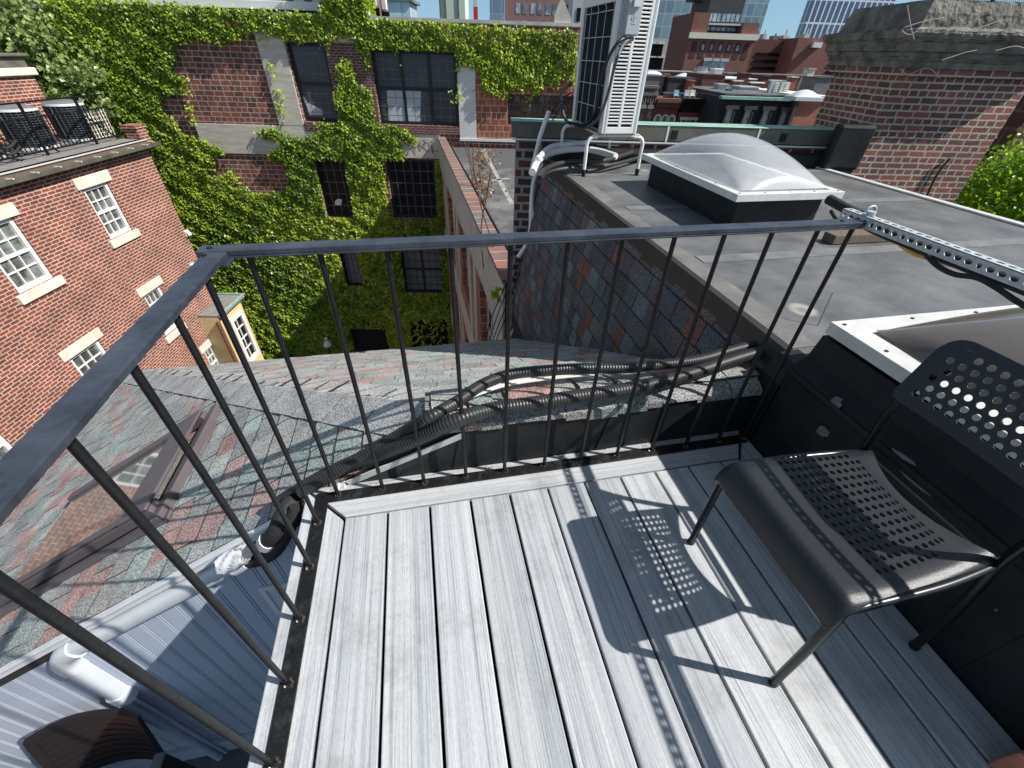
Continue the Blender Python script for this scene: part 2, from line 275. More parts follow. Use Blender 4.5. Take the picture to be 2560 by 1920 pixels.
M = dict(
 deck_y=deckmat('deck_board_long', 'y'), deck_x=deckmat('deck_board_cross', 'x'),
 black=mat('black_paint', (0.0045, 0.005, 0.006), 0.42, col2=(0.012, 0.012, 0.013), vs=30, bump=0.12, bs=120, spec=0.35),
 rail=mat('rail_paint', (0.022, 0.026, 0.036), 0.36, col2=(0.055, 0.065, 0.085), vs=14, bump=0.12, bs=90, spec=0.6),
 plate=mat('worn_black_plate', (0.007, 0.007, 0.0075), 0.5, spec=0.35, col2=(0.035, 0.035, 0.035), vmix=(0.5, 0.75), vs=22, bump=0.3, bs=60),
 weld=mat('weld_bead', (0.09, 0.085, 0.08), 0.3, metal=0.7, var=0.5, vs=90),
 steel=mat('bolt_steel', (0.08, 0.08, 0.08), 0.35, metal=0.8),
 rubber=mat('black_rubber_membrane', (0.007, 0.008, 0.009), 0.55, col2=(0.02, 0.021, 0.022), vs=6, bump=0.35, bs=14, spec=0.28),
 membrane=membrane('grey_roof_membrane'),
 fascia=mat('brown_black_fascia', (0.022, 0.020, 0.020), 0.5, var=0.15),
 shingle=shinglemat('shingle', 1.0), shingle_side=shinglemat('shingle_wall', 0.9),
 felt=mat('shingle_edge', (0.02, 0.02, 0.02), 0.95),
 white=mat('white_trim', (0.72, 0.73, 0.74), 0.5, var=0.08, vs=8),
 duct=mat('white_plastic_cover', (0.58, 0.61, 0.63), 0.45, var=0.05, vs=10),
 siding=mat('blue_grey_siding', (0.44, 0.50, 0.59), 0.6, var=0.08, vs=3),
 galv=mat('galvanised_steel', (0.46, 0.49, 0.50), 0.5, metal=0.15, var=0.2, vs=60),
 alu=mat('aluminium_frame', (0.66, 0.655, 0.62), 0.42, metal=0.15, var=0.10, vs=12),
 plastic=mat('black_chair_plastic', (0.012, 0.014, 0.018), 0.36, spec=0.5, bump=0.15, bs=500),
 tube=mat('black_tube_steel', (0.006, 0.006, 0.007), 0.3, spec=0.45),
 conduit=mat('black_conduit', (0.018, 0.018, 0.018), 0.42, spec=0.5, col2=(0.034, 0.033, 0.032), vs=9),
 foam=mat('black_pipe_foam', (0.018, 0.017, 0.017), 0.75, bump=0.3, bs=50),
 greyfoam=mat('grey_sleeve', (0.10, 0.10, 0.105), 0.5, var=0.3, vs=7),
 cable=mat('white_cable', (0.62, 0.60, 0.55), 0.5), yellow=mat('yellow_cable', (0.70, 0.42, 0.06), 0.5),
 brown=mat('brown_aluminium', (0.11, 0.09, 0.095), 0.5, var=0.1, vs=10),
 wood=mat('weathered_wood', (0.20, 0.15, 0.10), 0.8, col2=(0.08, 0.05, 0.035), vs=8, stretch=(20, 20, 60), bump=0.5, bs=20),
 redwood=mat('red_clay', (0.50, 0.17, 0.11), 0.7, var=0.25, vs=12),
 copper=mat('green_copper', (0.17, 0.33, 0.27), 0.65, col2=(0.34, 0.50, 0.42), vs=3.2, bump=0.1, bs=20),
 copper_side=mat('green_brown_copper', (0.075, 0.085, 0.065), 0.6, col2=(0.17, 0.15, 0.12), vs=2.5, bump=0.15, bs=20),
 acwhite=mat('painted_unit_steel', (0.80, 0.79, 0.76), 0.42, var=0.06, vs=6),
 acbox=mat('grey_switch_box', (0.40, 0.43, 0.43), 0.45),
 coil=mat('dark_coil', (0.004, 0.014, 0.022), 0.7, spec=.2), slot=mat('slot_dark', (0.006, 0.006, 0.006), 0.8),
 wire=mat('guard_wire', (0.50, 0.50, 0.46), 0.5),
 concrete=mat('concrete', (0.40, 0.38, 0.33), 0.9, col2=(0.60, 0.57, 0.50), vs=1.4, bump=0.5, bs=14),
 belt=mat('board_marked_concrete', (0.46, 0.43, 0.35), 0.9, col2=(0.66, 0.62, 0.52), vs=1.2, stretch=(1, 1, 7), bump=0.5, bs=6),
 oldstone=mat('weathered_stone', (0.085, 0.08, 0.068), 0.95, col2=(0.26, 0.24, 0.20), vs=7, bump=1.0, bs=45),
 whitepaint=mat('peeling_white_paint', (0.62, 0.62, 0.60), 0.7, col2=(0.30, 0.29, 0.27), vs=4, vmix=(0.58, 0.68), bump=0.2),
 brick_left=brick('red_brick', (0.29, 0.062, 0.040), (0.17, 0.042, 0.033), (0.52, 0.42, 0.32), w=0.215, h=0.080, ms=0.0115, dirt=0.30),
 brick_ivy=brick('old_clay_block', (0.31, 0.10, 0.065), (0.11, 0.055, 0.045), (0.50, 0.42, 0.35), w=0.34, h=0.155, ms=0.013, sq=0.62, freq=2, dirt=0.3),
 brick_fine=brick('purple_brick', (0.17, 0.06, 0.05), (0.10, 0.045, 0.045), (0.33, 0.26, 0.23), w=0.2, h=0.078, ms=0.010, dirt=0.3),
 brick_orange=brick('orange_clay_block', (0.42, 0.13, 0.06), (0.25, 0.08, 0.05), (0.45, 0.35, 0.27), w=0.30, h=0.20, ms=0.014, sq=0.6, freq=3, dirt=0.3),
 brick_chim=brick('chimney_brick', (0.33, 0.10, 0.075), (0.11, 0.06, 0.055), (0.50, 0.44, 0.35), w=0.175, h=0.058, ms=0.009, sq=0.55, freq=2, dirt=0.3, bump=1.0),
 brick_pier=brick('party_wall_brick', (0.17, 0.05, 0.04), (0.05, 0.035, 0.035), (0.33, 0.33, 0.30), w=0.25, h=0.092, ms=0.016, sq=0.5, freq=2, dirt=0.2, bump=1.0),
 brick_far=brick('far_brick', (0.235, 0.092, 0.068), (0.17, 0.07, 0.055), (0.27, 0.15, 0.12), w=0.6, h=0.2, ms=0.02, dirt=0.12, bump=0.1),
 brick_tower=brick('tower_brick', (0.30, 0.155, 0.14), (0.25, 0.13, 0.12), (0.36, 0.24, 0.22), w=1.2, h=0.4, ms=0.04, dirt=0.08, bump=0.1),
 brick_brown=brick('brown_far_brick', (0.13, 0.048, 0.038), (0.10, 0.04, 0.032), (0.2, 0.10, 0.08), w=0.6, h=0.25, ms=0.02, dirt=0.15, bump=0.1),
 brick_town=brick('town_brick', (0.21, 0.05, 0.035), (0.15, 0.04, 0.03), (0.2, 0.08, 0.06), w=0.22, h=0.08, ms=0.01, dirt=0.2, bump=0.2),
 stone_sill=mat('cream_stone', (0.62, 0.56, 0.44), 0.85, col2=(0.74, 0.71, 0.62), vs=3, bump=0.3, bs=20),
 winframe=mat('white_window_paint', (0.74, 0.74, 0.72), 0.45), blackframe=mat('black_window_steel', (0.008, 0.009, 0.011), 0.45),
 pane=mat('dark_window_glass', (0.010, 0.012, 0.014), 0.25, spec=0.12),
 pane_lt=mat('grey_window_glass', (0.05, 0.058, 0.066), 0.15, col2=(0.095, 0.105, 0.115), vs=0.8, spec=0.3),
 pane_curt=mat('curtained_glass', (0.06, 0.065, 0.06), 0.1, col2=(0.28, 0.30, 0.28), vs=2.5, vmix=(0.45, 0.7), spec=0.9),
 curtain=mat('pale_curtain', (0.42, 0.47, 0.50), 0.8), warm=mat('brown_wood_panel', (0.16, 0.10, 0.06), 0.7),
 yellow_wall=mat('yellow_stucco', (0.66, 0.52, 0.27), 0.85, var=0.1, vs=3),
 cream=mat('cream_trim', (0.72, 0.64, 0.45), 0.7),
 grey_roof=mat('grey_gravel_roof', (0.17, 0.165, 0.16), 0.9, col2=(0.27, 0.25, 0.23), vs=5),
 darkgrey=mat('dark_grey_cladding', (0.045, 0.047, 0.05), 0.6, var=0.2, vs=1), midgrey=mat('mid_grey_cladding', (0.15, 0.155, 0.16), 0.7, var=0.2, vs=1),
 roofmix=mat('low_roof_felt', (0.085, 0.085, 0.09), 0.8, col2=(0.26, 0.25, 0.22), vs=0.9, vmix=(0.5, 0.75), bump=0.3, bs=8),
 rust=mat('rusty_steel', (0.10, 0.045, 0.025), 0.8, col2=(0.20, 0.09, 0.05), vs=12),
 leaf=leafmat('ivy_leaf', (0.07, 0.16, 0.008), (0.62, 0.75, 0.07), .38),
 leaf_tree=leafmat('tree_leaf', (0.07, 0.13, 0.025), (0.46, 0.56, 0.20), .4), leaf_lime=leafmat('lime_leaf', (0.11, 0.24, 0.012), (0.36, 0.56, 0.03), 0.45),
 bark=mat('bark', (0.07, 0.055, 0.04), 0.9, bump=0.8, bs=20),
 red=mat('red_mast_paint', (0.55, 0.03, 0.03), 0.5), whitefar=mat('pale_cladding', (0.55, 0.58, 0.58), 0.6, var=0.05),
 palegreen=mat('pale_green_cladding', (0.60, 0.70, 0.55), 0.6), ground=mat('dark_asphalt', (0.05, 0.05, 0.05), 0.9, var=0.2, vs=1),
 whiteedge=mat('white_roof_edge', (0.70, 0.70, 0.68), 0.6), terrace=mat('terrace_tile', (0.10, 0.11, 0.12), 0.7, var=0.2, vs=4),
 brownplastic=mat('dark_slat_chair', (0.014, 0.012, 0.012), 0.4, spec=0.3),
 greywhite=mat('pale_limestone', (0.46, 0.48, 0.49), 0.8, var=0.06, vs=0.3),
)
def curtainwall(name, glass, line, w, h, ms, dark=None, rough=0.15):
    m = brick(name, glass, dark or tuple(c*0.72 for c in glass), line, w=w, h=h, ms=ms, rough=rough, off=0.0, dirt=0.12, bump=0.0)
    m.node_tree.nodes['Principled BSDF'].inputs['Specular IOR Level'].default_value = 0.8; return m
M['cw_tower'] = curtainwall('tower_curtain_wall', (0.10, 0.14, 0.24), (0.72, 0.76, 0.80), 2.6, 8.0, 0.35)
M['cw_blue'] = curtainwall('blue_curtain_wall', (0.13, 0.20, 0.30), (0.25, 0.32, 0.40), 2.5, 3.2, 0.22, (0.30, 0.38, 0.42))
M['cw_teal'] = curtainwall('teal_curtain_wall', (0.13, 0.21, 0.25), (0.33, 0.38, 0.40), 2.8, 3.4, 0.18, (0.26, 0.37, 0.40))
M['cw_pale'] = curtainwall('pale_glass_wall', (0.42, 0.62, 0.66), (0.30, 0.42, 0.44), 1.5, 3.0, 0.07, (0.50, 0.70, 0.72))
# ================= ground =================
mb = MB(); mb.box((-1500, -300, -13.4), (1500, 2500, -13.0)); tag(mb.build('ground', M['ground']), kind='structure')
# ================= deck =================
X0 = 0.0293; PB = 0.145; YF = -0.0961; YB = -2.9; XR = 1.668
deck = thing('deck', (0.8, -1.4, -0.03), 'pale grey streaked composite deck with dark gaps between its boards', 'deck')
def board(poly, m, name='deck_board'):
    b = MB(); b.prism([(x, y, -0.025) for x, y in poly], (0, 0, 0.025)); return b.build(name, m, deck, bevel=0.003)
g = 0.0042
xi = 1.565
for k in range(11):
    a = X0 + PB*k + g; b_ = min(X0 + PB*(k+1) - g, xi-g)
    if b_-a > 0.02: board([(a, YB), (b_, YB), (b_, YF-g), (a, YF-g)], M['deck_y'])
board([(-0.114, YB), (X0-g, YB), (X0-g, YF-g*2), (-0.114, 0.038)], M['deck_y'], 'border_board')
board([(xi+g, YB), (XR, YB), (XR, 0.030), (xi+g, YF-g*2)], M['deck_y'], 'border_board')
board([(-0.112, 0.050), (X0+0.002, YF+g*0.5), (xi, YF+g*0.5), (XR, 0.050)], M['deck_x'], 'border_board')
b = MB(); b.box((-0.10, YB, -0.20), (-0.06, 0.03, -0.027)); b.box((-0.05, 0.0, -0.20), (XR, 0.035, -0.027)); b.box((-0.05, YB, -0.20), (XR, 0.0, -0.16))
b.build('rim_joist', M['felt'], deck)
# ================= railing =================
H = 0.8976; SB = 0.1528; S2 = 0.1556; XS = -0.0543; YS = -0.1073
rail = thing('deck_railing', (XS, 0, 0), 'black iron deck railing of flat bars and thin round balusters, meeting at a corner', 'railing')
b = MB(); b.box((-0.098, -0.018, H), (1.668, 0.024, H+0.013)); b.box((-0.098, -0.018, H-0.006), (1.66, -0.013, H)); b.build('top_rail', M['rail'], rail, bevel=0.002)
b = MB(); b.box((XS-0.024, -1.75, H-0.0005), (XS+0.022, -0.0205, H+0.0125)); b.box((XS-0.030, -0.062, H-0.009), (XS+0.030, -0.019, H-0.001)); b.build('top_rail', M['rail'], rail, bevel=0.002)
for (x, y) in ((-0.075, 0.004), (-0.072, -0.040), (1.60, 0.003)):
    b = MB(); b.tube([(x, y, H+0.012), (x, y, H+0.0150)], 0.006, 10); b.build('bolt', M['black'], rail)
b = MB(); b.box((XS-0.022, -0.0255, 0.0005), (1.655, 0.0185, 0.0065)); b.build('base_plate', M['plate'], rail, bevel=0.001)
b = MB(); b.box((XS-0.022, -1.75, 0.0005), (XS+0.022, -0.0265, 0.0065)); b.build('base_plate', M['plate'], rail, bevel=0.001)
def baluster(x, y, first=[None]):
    jx = rnd.uniform(-.003, .003)
    b = MB(); b.tube([(x+jx, y, 0.006), (x, y, H)], 0.0068, 12)
    o = b.build('baluster', M['black'], rail)
    b = MB()
    for k in range(7):
        a = k*0.9; r = 0.009+rnd.random()*0.003
        b.tube([(x+math.cos(a)*r, y+math.sin(a)*r, 0.005), (x+math.cos(a+.5)*r*.8, y+math.sin(a+.5)*r*.8, 0.011+rnd.random()*.003)], 0.0035+rnd.random()*.002, 6)
    w_ = b.build('weld', M['weld'], o)
OFFX = OFF
for k in range(11): baluster(SB*k, 0)
baluster(1.648, 0)
for k in range(10): baluster(XS, YS - S2*k)
for p in ((0.05-0.10, 0.0), (XS, -0.045), (XS, -0.50), (XS, -0.93), (0.22, -0.004), (0.53, -0.004), (0.98, -0.004)):
    b = MB(); b.tube([(p[0], p[1], 0.0064), (p[0], p[1], 0.0092)], 0.0068, 12); b.build('screw_head', M['black'], rail)
# ================= slotted angle =================
def plate(f, us, vs, holes, r=0.3, nh=12, rowoff=None):
    """sheet mapped by f(u,v); cells listed in holes get a round hole (r = share of the cell)"""
    b = MB()
    for j in range(len(vs)-1):
        for i in range(len(us)-1):
            u0, u1, v0, v1 = us[i], us[i+1], vs[j], vs[j+1]
            if (i, j) in holes:
                hx = holes[(i, j)] or (r, r)
                cu, cv = (u0+u1)/2, (v0+v1)/2; q = []
                for k in range(nh):
                    a = 2*math.pi*(k+0.5)/nh - math.pi*3/4
                    q.append(f(cu + math.cos(a)*hx[0]*(1 if u1 > u0 else -1), cv + math.sin(a)*hx[1]))
                cs = [f(u0, v0), f(u1, v0), f(u1, v1), f(u0, v1)]; n4 = nh//4
                b.add(cs + q, [[s_, (s_+1) % 4] + [4+(s_*n4+k) % nh for k in range(n4, -1, -1)] if False else [s_, (s_+1) % 4] + [4+((s_*n4+k) % nh) for k in range(n4-1, -1, -1)] for s_ in range(4)]
                      + [[(s_+1) % 4, 4+((s_+1)*n4) % nh, 4+(s_*n4+n4-1)] for s_ in range(4)], 0, None, True)
            else:
                b.add([f(u0, v0), f(u1, v0), f(u1, v1), f(u0, v1)], [(0, 1, 2, 3)], 0, None, True)
    return b
XA, ZA, YA0, YA1 = 1.665, 0.924, 0.075, -1.9
sa = thing('slotted_angle_bar', (XA, YA0, ZA), 'galvanised slotted angle bar clamped to the end of the black railing', 'metal bar')
n_ = int((YA0-YA1)/0.0245); ys = [YA0-0.0245*i for i in range(n_+1)]
b = plate(lambda u, v: V((XA+v, u, ZA)), ys, [0, .004, .026, .030], {(i, 1): (0.0085 if i % 4 else .0055, 0.0062) for i in range(n_)})
b.build('top_flange', M['galv'], sa, weld=True, solid=0.0025, split=True)
b = plate(lambda u, v: V((XA, u, ZA-0.001-v)), ys, [0, .004, .026, .030], {(i, 1): (0.0090 if i % 4 else .0058, 0.0068) for i in range(n_)})
b.build('side_flange', M['galv'], sa, weld=True, solid=-0.0025, split=True)
b = MB(); b.tube([(XA+.02, 0.0, ZA), (XA+.02, 0.0, ZA+.012)], .013, 6); b.build('bolt', M['galv'], sa)
ub = thing('pipe_clamp', (XA+.05, 0.03, ZA), 'small steel pipe clamp on the end of the slotted angle bar', 'clamp')
b = MB(); b.tube(smooth_path([(XA+.035, 0.03, ZA), (XA+.035, 0.03, ZA+.010), (XA+.050, 0.03, ZA+.017), (XA+.065, .03, ZA+.010), (XA+.065, .03, ZA-.02)], 5), .004, 8); b.build('strap', M['galv'], ub)
# cables hung on the angle bar
def cable(name, D, r, m, label, cat, zf, group=None, n=10, step=8):
    pts = [zf(*q) for q in D]; b = MB(); b.tube(smooth_path(pts, step), r, n); return tag(b.build(name, m), label, cat, group)
cable('black_cable', [(1795, 455), (1812, 478), (1845, 485)], .006, M['foam'], 'short black cable looping under the near corner of the far skylight', 'cable', lambda x, y: onx(x, y, 1.75))
cable('black_cable', [(1990, 535), (2020, 570), (2060, 592), (2110, 600), (2150, 620), (2212, 660), (2300, 700)], .0065, M['foam'], 'thin black cable sagging below the slotted angle bar', 'cable', lambda x, y: onx(x, y, 1.70))
cable('yellow_cable', [(1932, 510), (1945, 528), (1975, 548), (2000, 556)], .006, M['yellow'], 'short yellow cable under the slotted angle bar', 'cable', lambda x, y: onx(x, y, 1.72))
cable('white_cable', [(2000, 556), (2040, 570), (2075, 578), (2110, 590), (2140, 612)], .005, M['cable'], 'thin white cable under the slotted angle bar', 'cable', lambda x, y: onx(x, y, 1.73))
for (q, lab) in (([(1790, 430), (1840, 457), (1890, 487), (1960, 525), (2060, 580), (2200, 655)], 'black foam pipe running close behind the slotted angle bar'),
          ):
    pts = ([onx(x, y, 1.80) for x, y in q[:2]] + [V((1.735, .02, .90)), V((1.722, -.15, .884)), V((1.722, -1.8, .884))]) if len(q) > 4 else [onx(x, y, 1.80) for x, y in q]; b = MB(); b.tube(smooth_path(pts, 8), .016, 12); tag(b.build('foam_pipe', M['foam']), lab, 'pipe', 'foam pipes by the angle bar')
# ================= parapet walls by the deck =================
AZ = lambda x: -0.029 + 0.566*(x+0.081)
pw = thing('rubber_parapet', (0.8, 0.06, 0), 'low black rubber coated wall behind the front railing', 'parapet')
b = MB(); xs = [0.0, 0.36, 1.672]
b.prism([(0.0, 0.05, -0.20), (1.70, 0.05, -0.20), (1.70, 0.05, 0.222), (0.37, 0.05, 0.235), (0.18, 0.05, AZ(.18)), (0.0, 0.05, AZ(0.0)-.01)], (0, 0.045, 0))
b.build('face', M['rubber'], pw)
for sx_ in (0.44, 1.02):
    b = MB(); b.bar((sx_, 0.047, 0.0), (sx_+.04, 0.047, 0.21), 0.05, .003, V((0, 1, 0))); b.build('lap_seam', M['rubber'], pw)
b = MB(); b.bar((0.03, 0.043, 0.012), (0.46, 0.043, 0.185), .035, .004, V((0, 1, 0.3))); tag(b.build('metal_flashing_strip', M['alu']), 'slanting pale metal flashing strip below the corrugated conduits', 'flashing strip')
rw = thing('rubber_side_wall', (1.69, -1, 0), 'black rubber coated wall to the right of the deck chair, scuffed with grey marks', 'parapet')
def prof(P, y0, y1, b, m=0): b.prism([(x, y0, z) for x, z in P], (0, y1-y0, 0), m)
b = MB(); prof([(1.674, -.2), (1.674, .37), (1.684, .392), (1.730, .43), (1.748, .515), (1.84, .515), (1.84, -.2)], -0.88, -0.012, b); prof([(1.6741, -.2), (1.6741, .37), (1.684, .385), (1.80, .386), (1.80, -.2)], -2.9, -0.881, b); b.build('face', M['rubber'], rw)
b = MB(); prof([(1.670, .36), (1.666, .372), (1.670, .386), (1.676, .386), (1.676, .36)], -2.9, -0.021, b); b.build('ledge', M['rubber'], rw)
b = MB(); prof([(1.674, -.2), (1.674, .30), (1.72, .38), (1.80, .385), (1.80, -.2)], -0.019, 0.09, b); b.build('corner_block', M['rubber'], rw)
# scuffs: grey sealant smears with thickness
def smear(D, X, m=M['midgrey']):
    cx = sum(q[0] for q in D)/len(D); cy = sum(q[1] for q in D)/len(D)
    b = MB(); b.prism([onx(x, y, X) for x, y in D], (-0.0012, 0, 0)); return b.build('sealant_smear', m, rw)
sm = mat('sealant_grey', (0.13, 0.15, 0.155), 0.6, var=0.3, vs=60)
smear([(1789, 873), (1797, 862), (1806, 856), (1822, 862), (1816, 868), (1819, 877), (1810, 882), (1800, 890), (1792, 886)], 1.6735, sm)
smear([(1762, 932), (1772, 920), (1782, 922), (1792, 934), (1788, 944), (1775, 943)], 1.6735, sm)
smear([(1926, 967), (1938, 973), (1952, 981), (1975, 998), (1979, 1006), (1966, 1001), (1948, 990), (1932, 977)], 1.6735, sm)
smear([(1940, 1008), (1962, 1028), (2000, 1056), (2052, 1090), (2038, 1088), (1992, 1060), (1955, 1030)], 1.6735, sm)
smear([(2148, 1317), (2154, 1314), (2157, 1318), (2151, 1321)], 1.6735, sm)
# ================= house roof (near shingles) =================
PAL = [(0.36, 0.37, 0.345), (0.315, 0.37, 0.345), (0.31, 0.315, 0.305), (0.40, 0.265, 0.235), (0.37, 0.355, 0.335), (0.32, 0.365, 0.345), (0.285, 0.29, 0.285), (0.385, 0.275, 0.25), (0.36, 0.36, 0.34), (0.345, 0.355, 0.34)]
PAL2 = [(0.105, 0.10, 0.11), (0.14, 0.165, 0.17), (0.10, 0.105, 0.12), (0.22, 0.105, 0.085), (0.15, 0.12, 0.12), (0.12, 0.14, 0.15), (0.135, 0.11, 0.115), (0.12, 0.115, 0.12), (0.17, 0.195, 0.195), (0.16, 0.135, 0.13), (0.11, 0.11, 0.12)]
def shingles(b, P0, uax, vax, nax, vmax, ulim, pal, seed, c=0.143, th=0.006):
    r = random.Random(seed); j = 0
    while j*c < vmax:
        v0, v1 = j*c, min((j+1)*c, vmax); ua, ub_ = ulim(v0); uc, ud = ulim(v1)
        u = min(ua, uc) - r.random()*.2; end = max(ub_, ud); raised = r.random() < .5
        while u < end:
            w_ = r.choice((.12, .13, .14, .15, .16)) * (1.05 if not raised else 0.95); col = r.choice(pal); k = 0.88+r.random()*.24
            col = tuple(q*k for q in col); u1 = u+w_
            a0, a1 = max(u, ua), min(u1, ub_); b0, b1 = max(u, uc), min(u1, ud)
            if a1-a0 > .004 or b1-b0 > .004:
                a1 = max(a1, a0); b1 = max(b1, b0)
                if a1-a0 < .004: a0 = a1 = min(max(a0, ua), ub_)
                h0 = th*(1.6 if raised else 1.1) + r.random()*.001; h1 = 0.002 + (th*.5 if raised else 0)
                jit = (r.random()-.5)*.003
                Q = lambda uu, vv, hh: P0 + uax*uu + vax*vv + nax*hh
                tp = [Q(a0+.0015, v0+jit, h0), Q(a1-.0015, v0+jit, h0), Q(b1-.0015, v1+.004, h1), Q(b0+.0015, v1+.004, h1)]
                bt = [Q(a0+.0015, v0+jit, -.003), Q(a1-.0015, v0+jit, -.003), Q(b1-.0015, v1+.004, -.003), Q(b0+.0015, v1+.004, -.003)]
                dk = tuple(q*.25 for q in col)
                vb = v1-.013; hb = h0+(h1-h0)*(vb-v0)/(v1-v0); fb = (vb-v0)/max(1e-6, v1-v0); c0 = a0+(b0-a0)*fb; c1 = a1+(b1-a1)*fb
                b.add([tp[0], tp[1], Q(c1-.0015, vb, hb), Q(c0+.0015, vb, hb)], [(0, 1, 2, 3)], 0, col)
                b.add([Q(c0+.0015, vb, hb), Q(c1-.0015, vb, hb), tp[2], tp[3]], [(0, 1, 2, 3)], 0, tuple(q*.30 for q in col)); b.add(bt[:2]+tp[:2][::-1], [(0, 1, 2, 3)], 0, dk)  # printed dark band below the next butt, painting in its shadow line
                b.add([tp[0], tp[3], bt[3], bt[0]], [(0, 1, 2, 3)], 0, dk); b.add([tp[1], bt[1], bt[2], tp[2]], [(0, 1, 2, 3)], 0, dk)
            u = u1; raised = (not raised) if r.random() < .8 else raised
        j += 1
XE = -3.02; XRG = 0.30; TA = 0.566; LA = math.sqrt(1+TA*TA)
hr = thing('house_roof', (-1, 1.5, -1.5), 'shingled hip roof in mixed grey, green and red just beyond the deck', 'roof')
vA = V((1/LA, 0, TA/LA)); nA = V((-TA/LA, 0, 1/LA)); PA = V((XE, 0, AZ(XE)))
YR0 = 0.045; XH, YH = 0.357, 0.18       # ridge end of the hip
def ulA(v):
    x = XE + v/LA; return (YR0, YH + (XH - x))
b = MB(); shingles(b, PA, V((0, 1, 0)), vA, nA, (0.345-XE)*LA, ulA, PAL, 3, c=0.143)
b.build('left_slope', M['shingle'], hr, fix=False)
b = MB(); zt = AZ(XH)
YE = YH + (XH-XE); ze = zt - TA*(YE-YH)
b.prism([(XE, YR0+.004, AZ(XE)-.012), (XH, YR0+.004, zt-.012), (XH, YH, zt-.012), (XE, YE, ze-.012)], (0, 0, -0.10))
b.prism([(XE, YE, ze-.012), (XH, YH, zt-.012), (1.70, YH, zt-.012), (1.70, YE, ze-.012)], (0, 0, -0.10))
b.prism([(XH, YR0+.052, zt-.03), (1.70, YR0+.052, zt-.03), (1.70, YH, zt-.012), (XH, YH, zt-.012)], (0, 0, -0.10))
b.build('underlay', M['felt'], hr)
# far slope (falls away from the camera): courses run along X
vB = V((0, -1/LA, TA/LA)); nB = V((0, TA/LA, 1/LA)); PB_ = V((0, YE, ze))
def ulB(v):
    y = YE - v/LA; x0 = XH - (y-YH); return (x0, 1.62)
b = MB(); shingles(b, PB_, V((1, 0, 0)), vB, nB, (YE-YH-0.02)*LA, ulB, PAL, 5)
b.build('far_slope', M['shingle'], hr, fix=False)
# hip cap and rolled ridge
r_ = random.Random(11); b = MB(); hd = V((XE-XH, YE-YH, ze-zt)); L = hd.length; hd.normalize(); k = 0.0
while k < L:
    a = V((XH, YH, zt+.012)) + hd*k; e = V((XH, YH, zt+.012)) + hd*min(k+.31, L); kk = .95+r_.random()*.10; col = tuple(q*kk for q in (0.42, 0.415, 0.405))
    for sgn, ax in ((-1, V((0, -1, 0))), (1, V((1, 0, 0)))):
        dn = (V((-.62, -.62, 0)) if sgn < 0 else V((.62, .62, 0)))
        slope = V((dn.x*0.22, dn.y*0.22, 0)); zz = AZ(a.x + (-.136 if sgn < 0 else 0)) 
        # down-slope side vectors lying on each roof plane
        sv = V((-0.105, -0.105, -0.105*TA)) if sgn < 0 else V((0.16, 0.16, -0.16*TA))
        lift = V((0, 0, .004))
        b.add([a+lift, e, e+sv, a+sv+lift], [(0, 1, 2, 3)], 0, col)
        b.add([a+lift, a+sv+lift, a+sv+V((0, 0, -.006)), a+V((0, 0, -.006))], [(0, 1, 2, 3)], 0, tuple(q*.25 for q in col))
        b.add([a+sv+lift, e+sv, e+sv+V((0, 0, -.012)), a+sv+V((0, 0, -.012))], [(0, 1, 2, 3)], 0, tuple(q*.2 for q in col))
    k += .30
b.build('hip_cap', M['shingle'], hr, fix=False)
# strip between the parapet face and the far slope: bent tabs that hang over the rubber face
b = MB(); x = XH-.02; r_ = random.Random(5)
prof_pts = lambda lip: [(0.040, zt-0.012-lip), (0.043, zt+.008), (0.075, zt+.030), (0.13, zt+.036), (0.20, zt+.022), (0.30, zt-.028)]
while x < 1.70:
    w_ = r_.choice((.06, .09, .12, .15)); lip = r_.choice((-.012, -.004, .003, .012, .024)); col = r_.choice(PAL); kk = .62+r_.random()*.25; col = tuple(q*kk for q in col)
    hh = r_.random()*.005; P = [(y, z+hh) for y, z in prof_pts(lip)]; x1 = min(x+w_, 1.70)
    for (y0, z0), (y1, z1) in zip(P, P[1:]):
        b.add([(x+.001, y0, z0), (x1-.001, y0, z0), (x1-.001, y1, z1), (x+.001, y1, z1)], [(0, 1, 2, 3)], 0, col, True)
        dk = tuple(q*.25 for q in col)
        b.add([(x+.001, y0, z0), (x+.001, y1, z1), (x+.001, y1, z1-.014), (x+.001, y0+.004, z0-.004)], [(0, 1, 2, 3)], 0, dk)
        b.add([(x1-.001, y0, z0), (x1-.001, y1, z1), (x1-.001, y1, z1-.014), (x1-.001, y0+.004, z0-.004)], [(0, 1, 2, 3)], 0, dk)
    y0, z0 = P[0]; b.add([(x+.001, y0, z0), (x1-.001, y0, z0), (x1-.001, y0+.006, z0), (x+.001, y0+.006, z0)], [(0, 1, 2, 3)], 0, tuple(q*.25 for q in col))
    # second row of tabs higher up
    P2 = [(0.10, zt+.042+hh), (.15, zt+.044+hh), (.20, zt+.028+hh), (.30, zt-.022+hh)]; kk = .62+r_.random()*.25; col = tuple(q*kk for q in r_.choice(PAL)); sx = r_.uniform(-.03, .03)
    for (y0, z0), (y1, z1) in zip(P2, P2[1:]):
        b.add([(x+sx, y0, z0), (x1+sx-.002, y0, z0), (x1+sx-.002, y1, z1), (x+sx, y1, z1)], [(0, 1, 2, 3)], 0, col, True)
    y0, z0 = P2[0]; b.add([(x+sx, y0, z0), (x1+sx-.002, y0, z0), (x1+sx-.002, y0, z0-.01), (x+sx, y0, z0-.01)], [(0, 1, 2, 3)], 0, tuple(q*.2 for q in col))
    x = x1
b.build('bent_shingle_strip', M['shingle'], hr, fix=False)
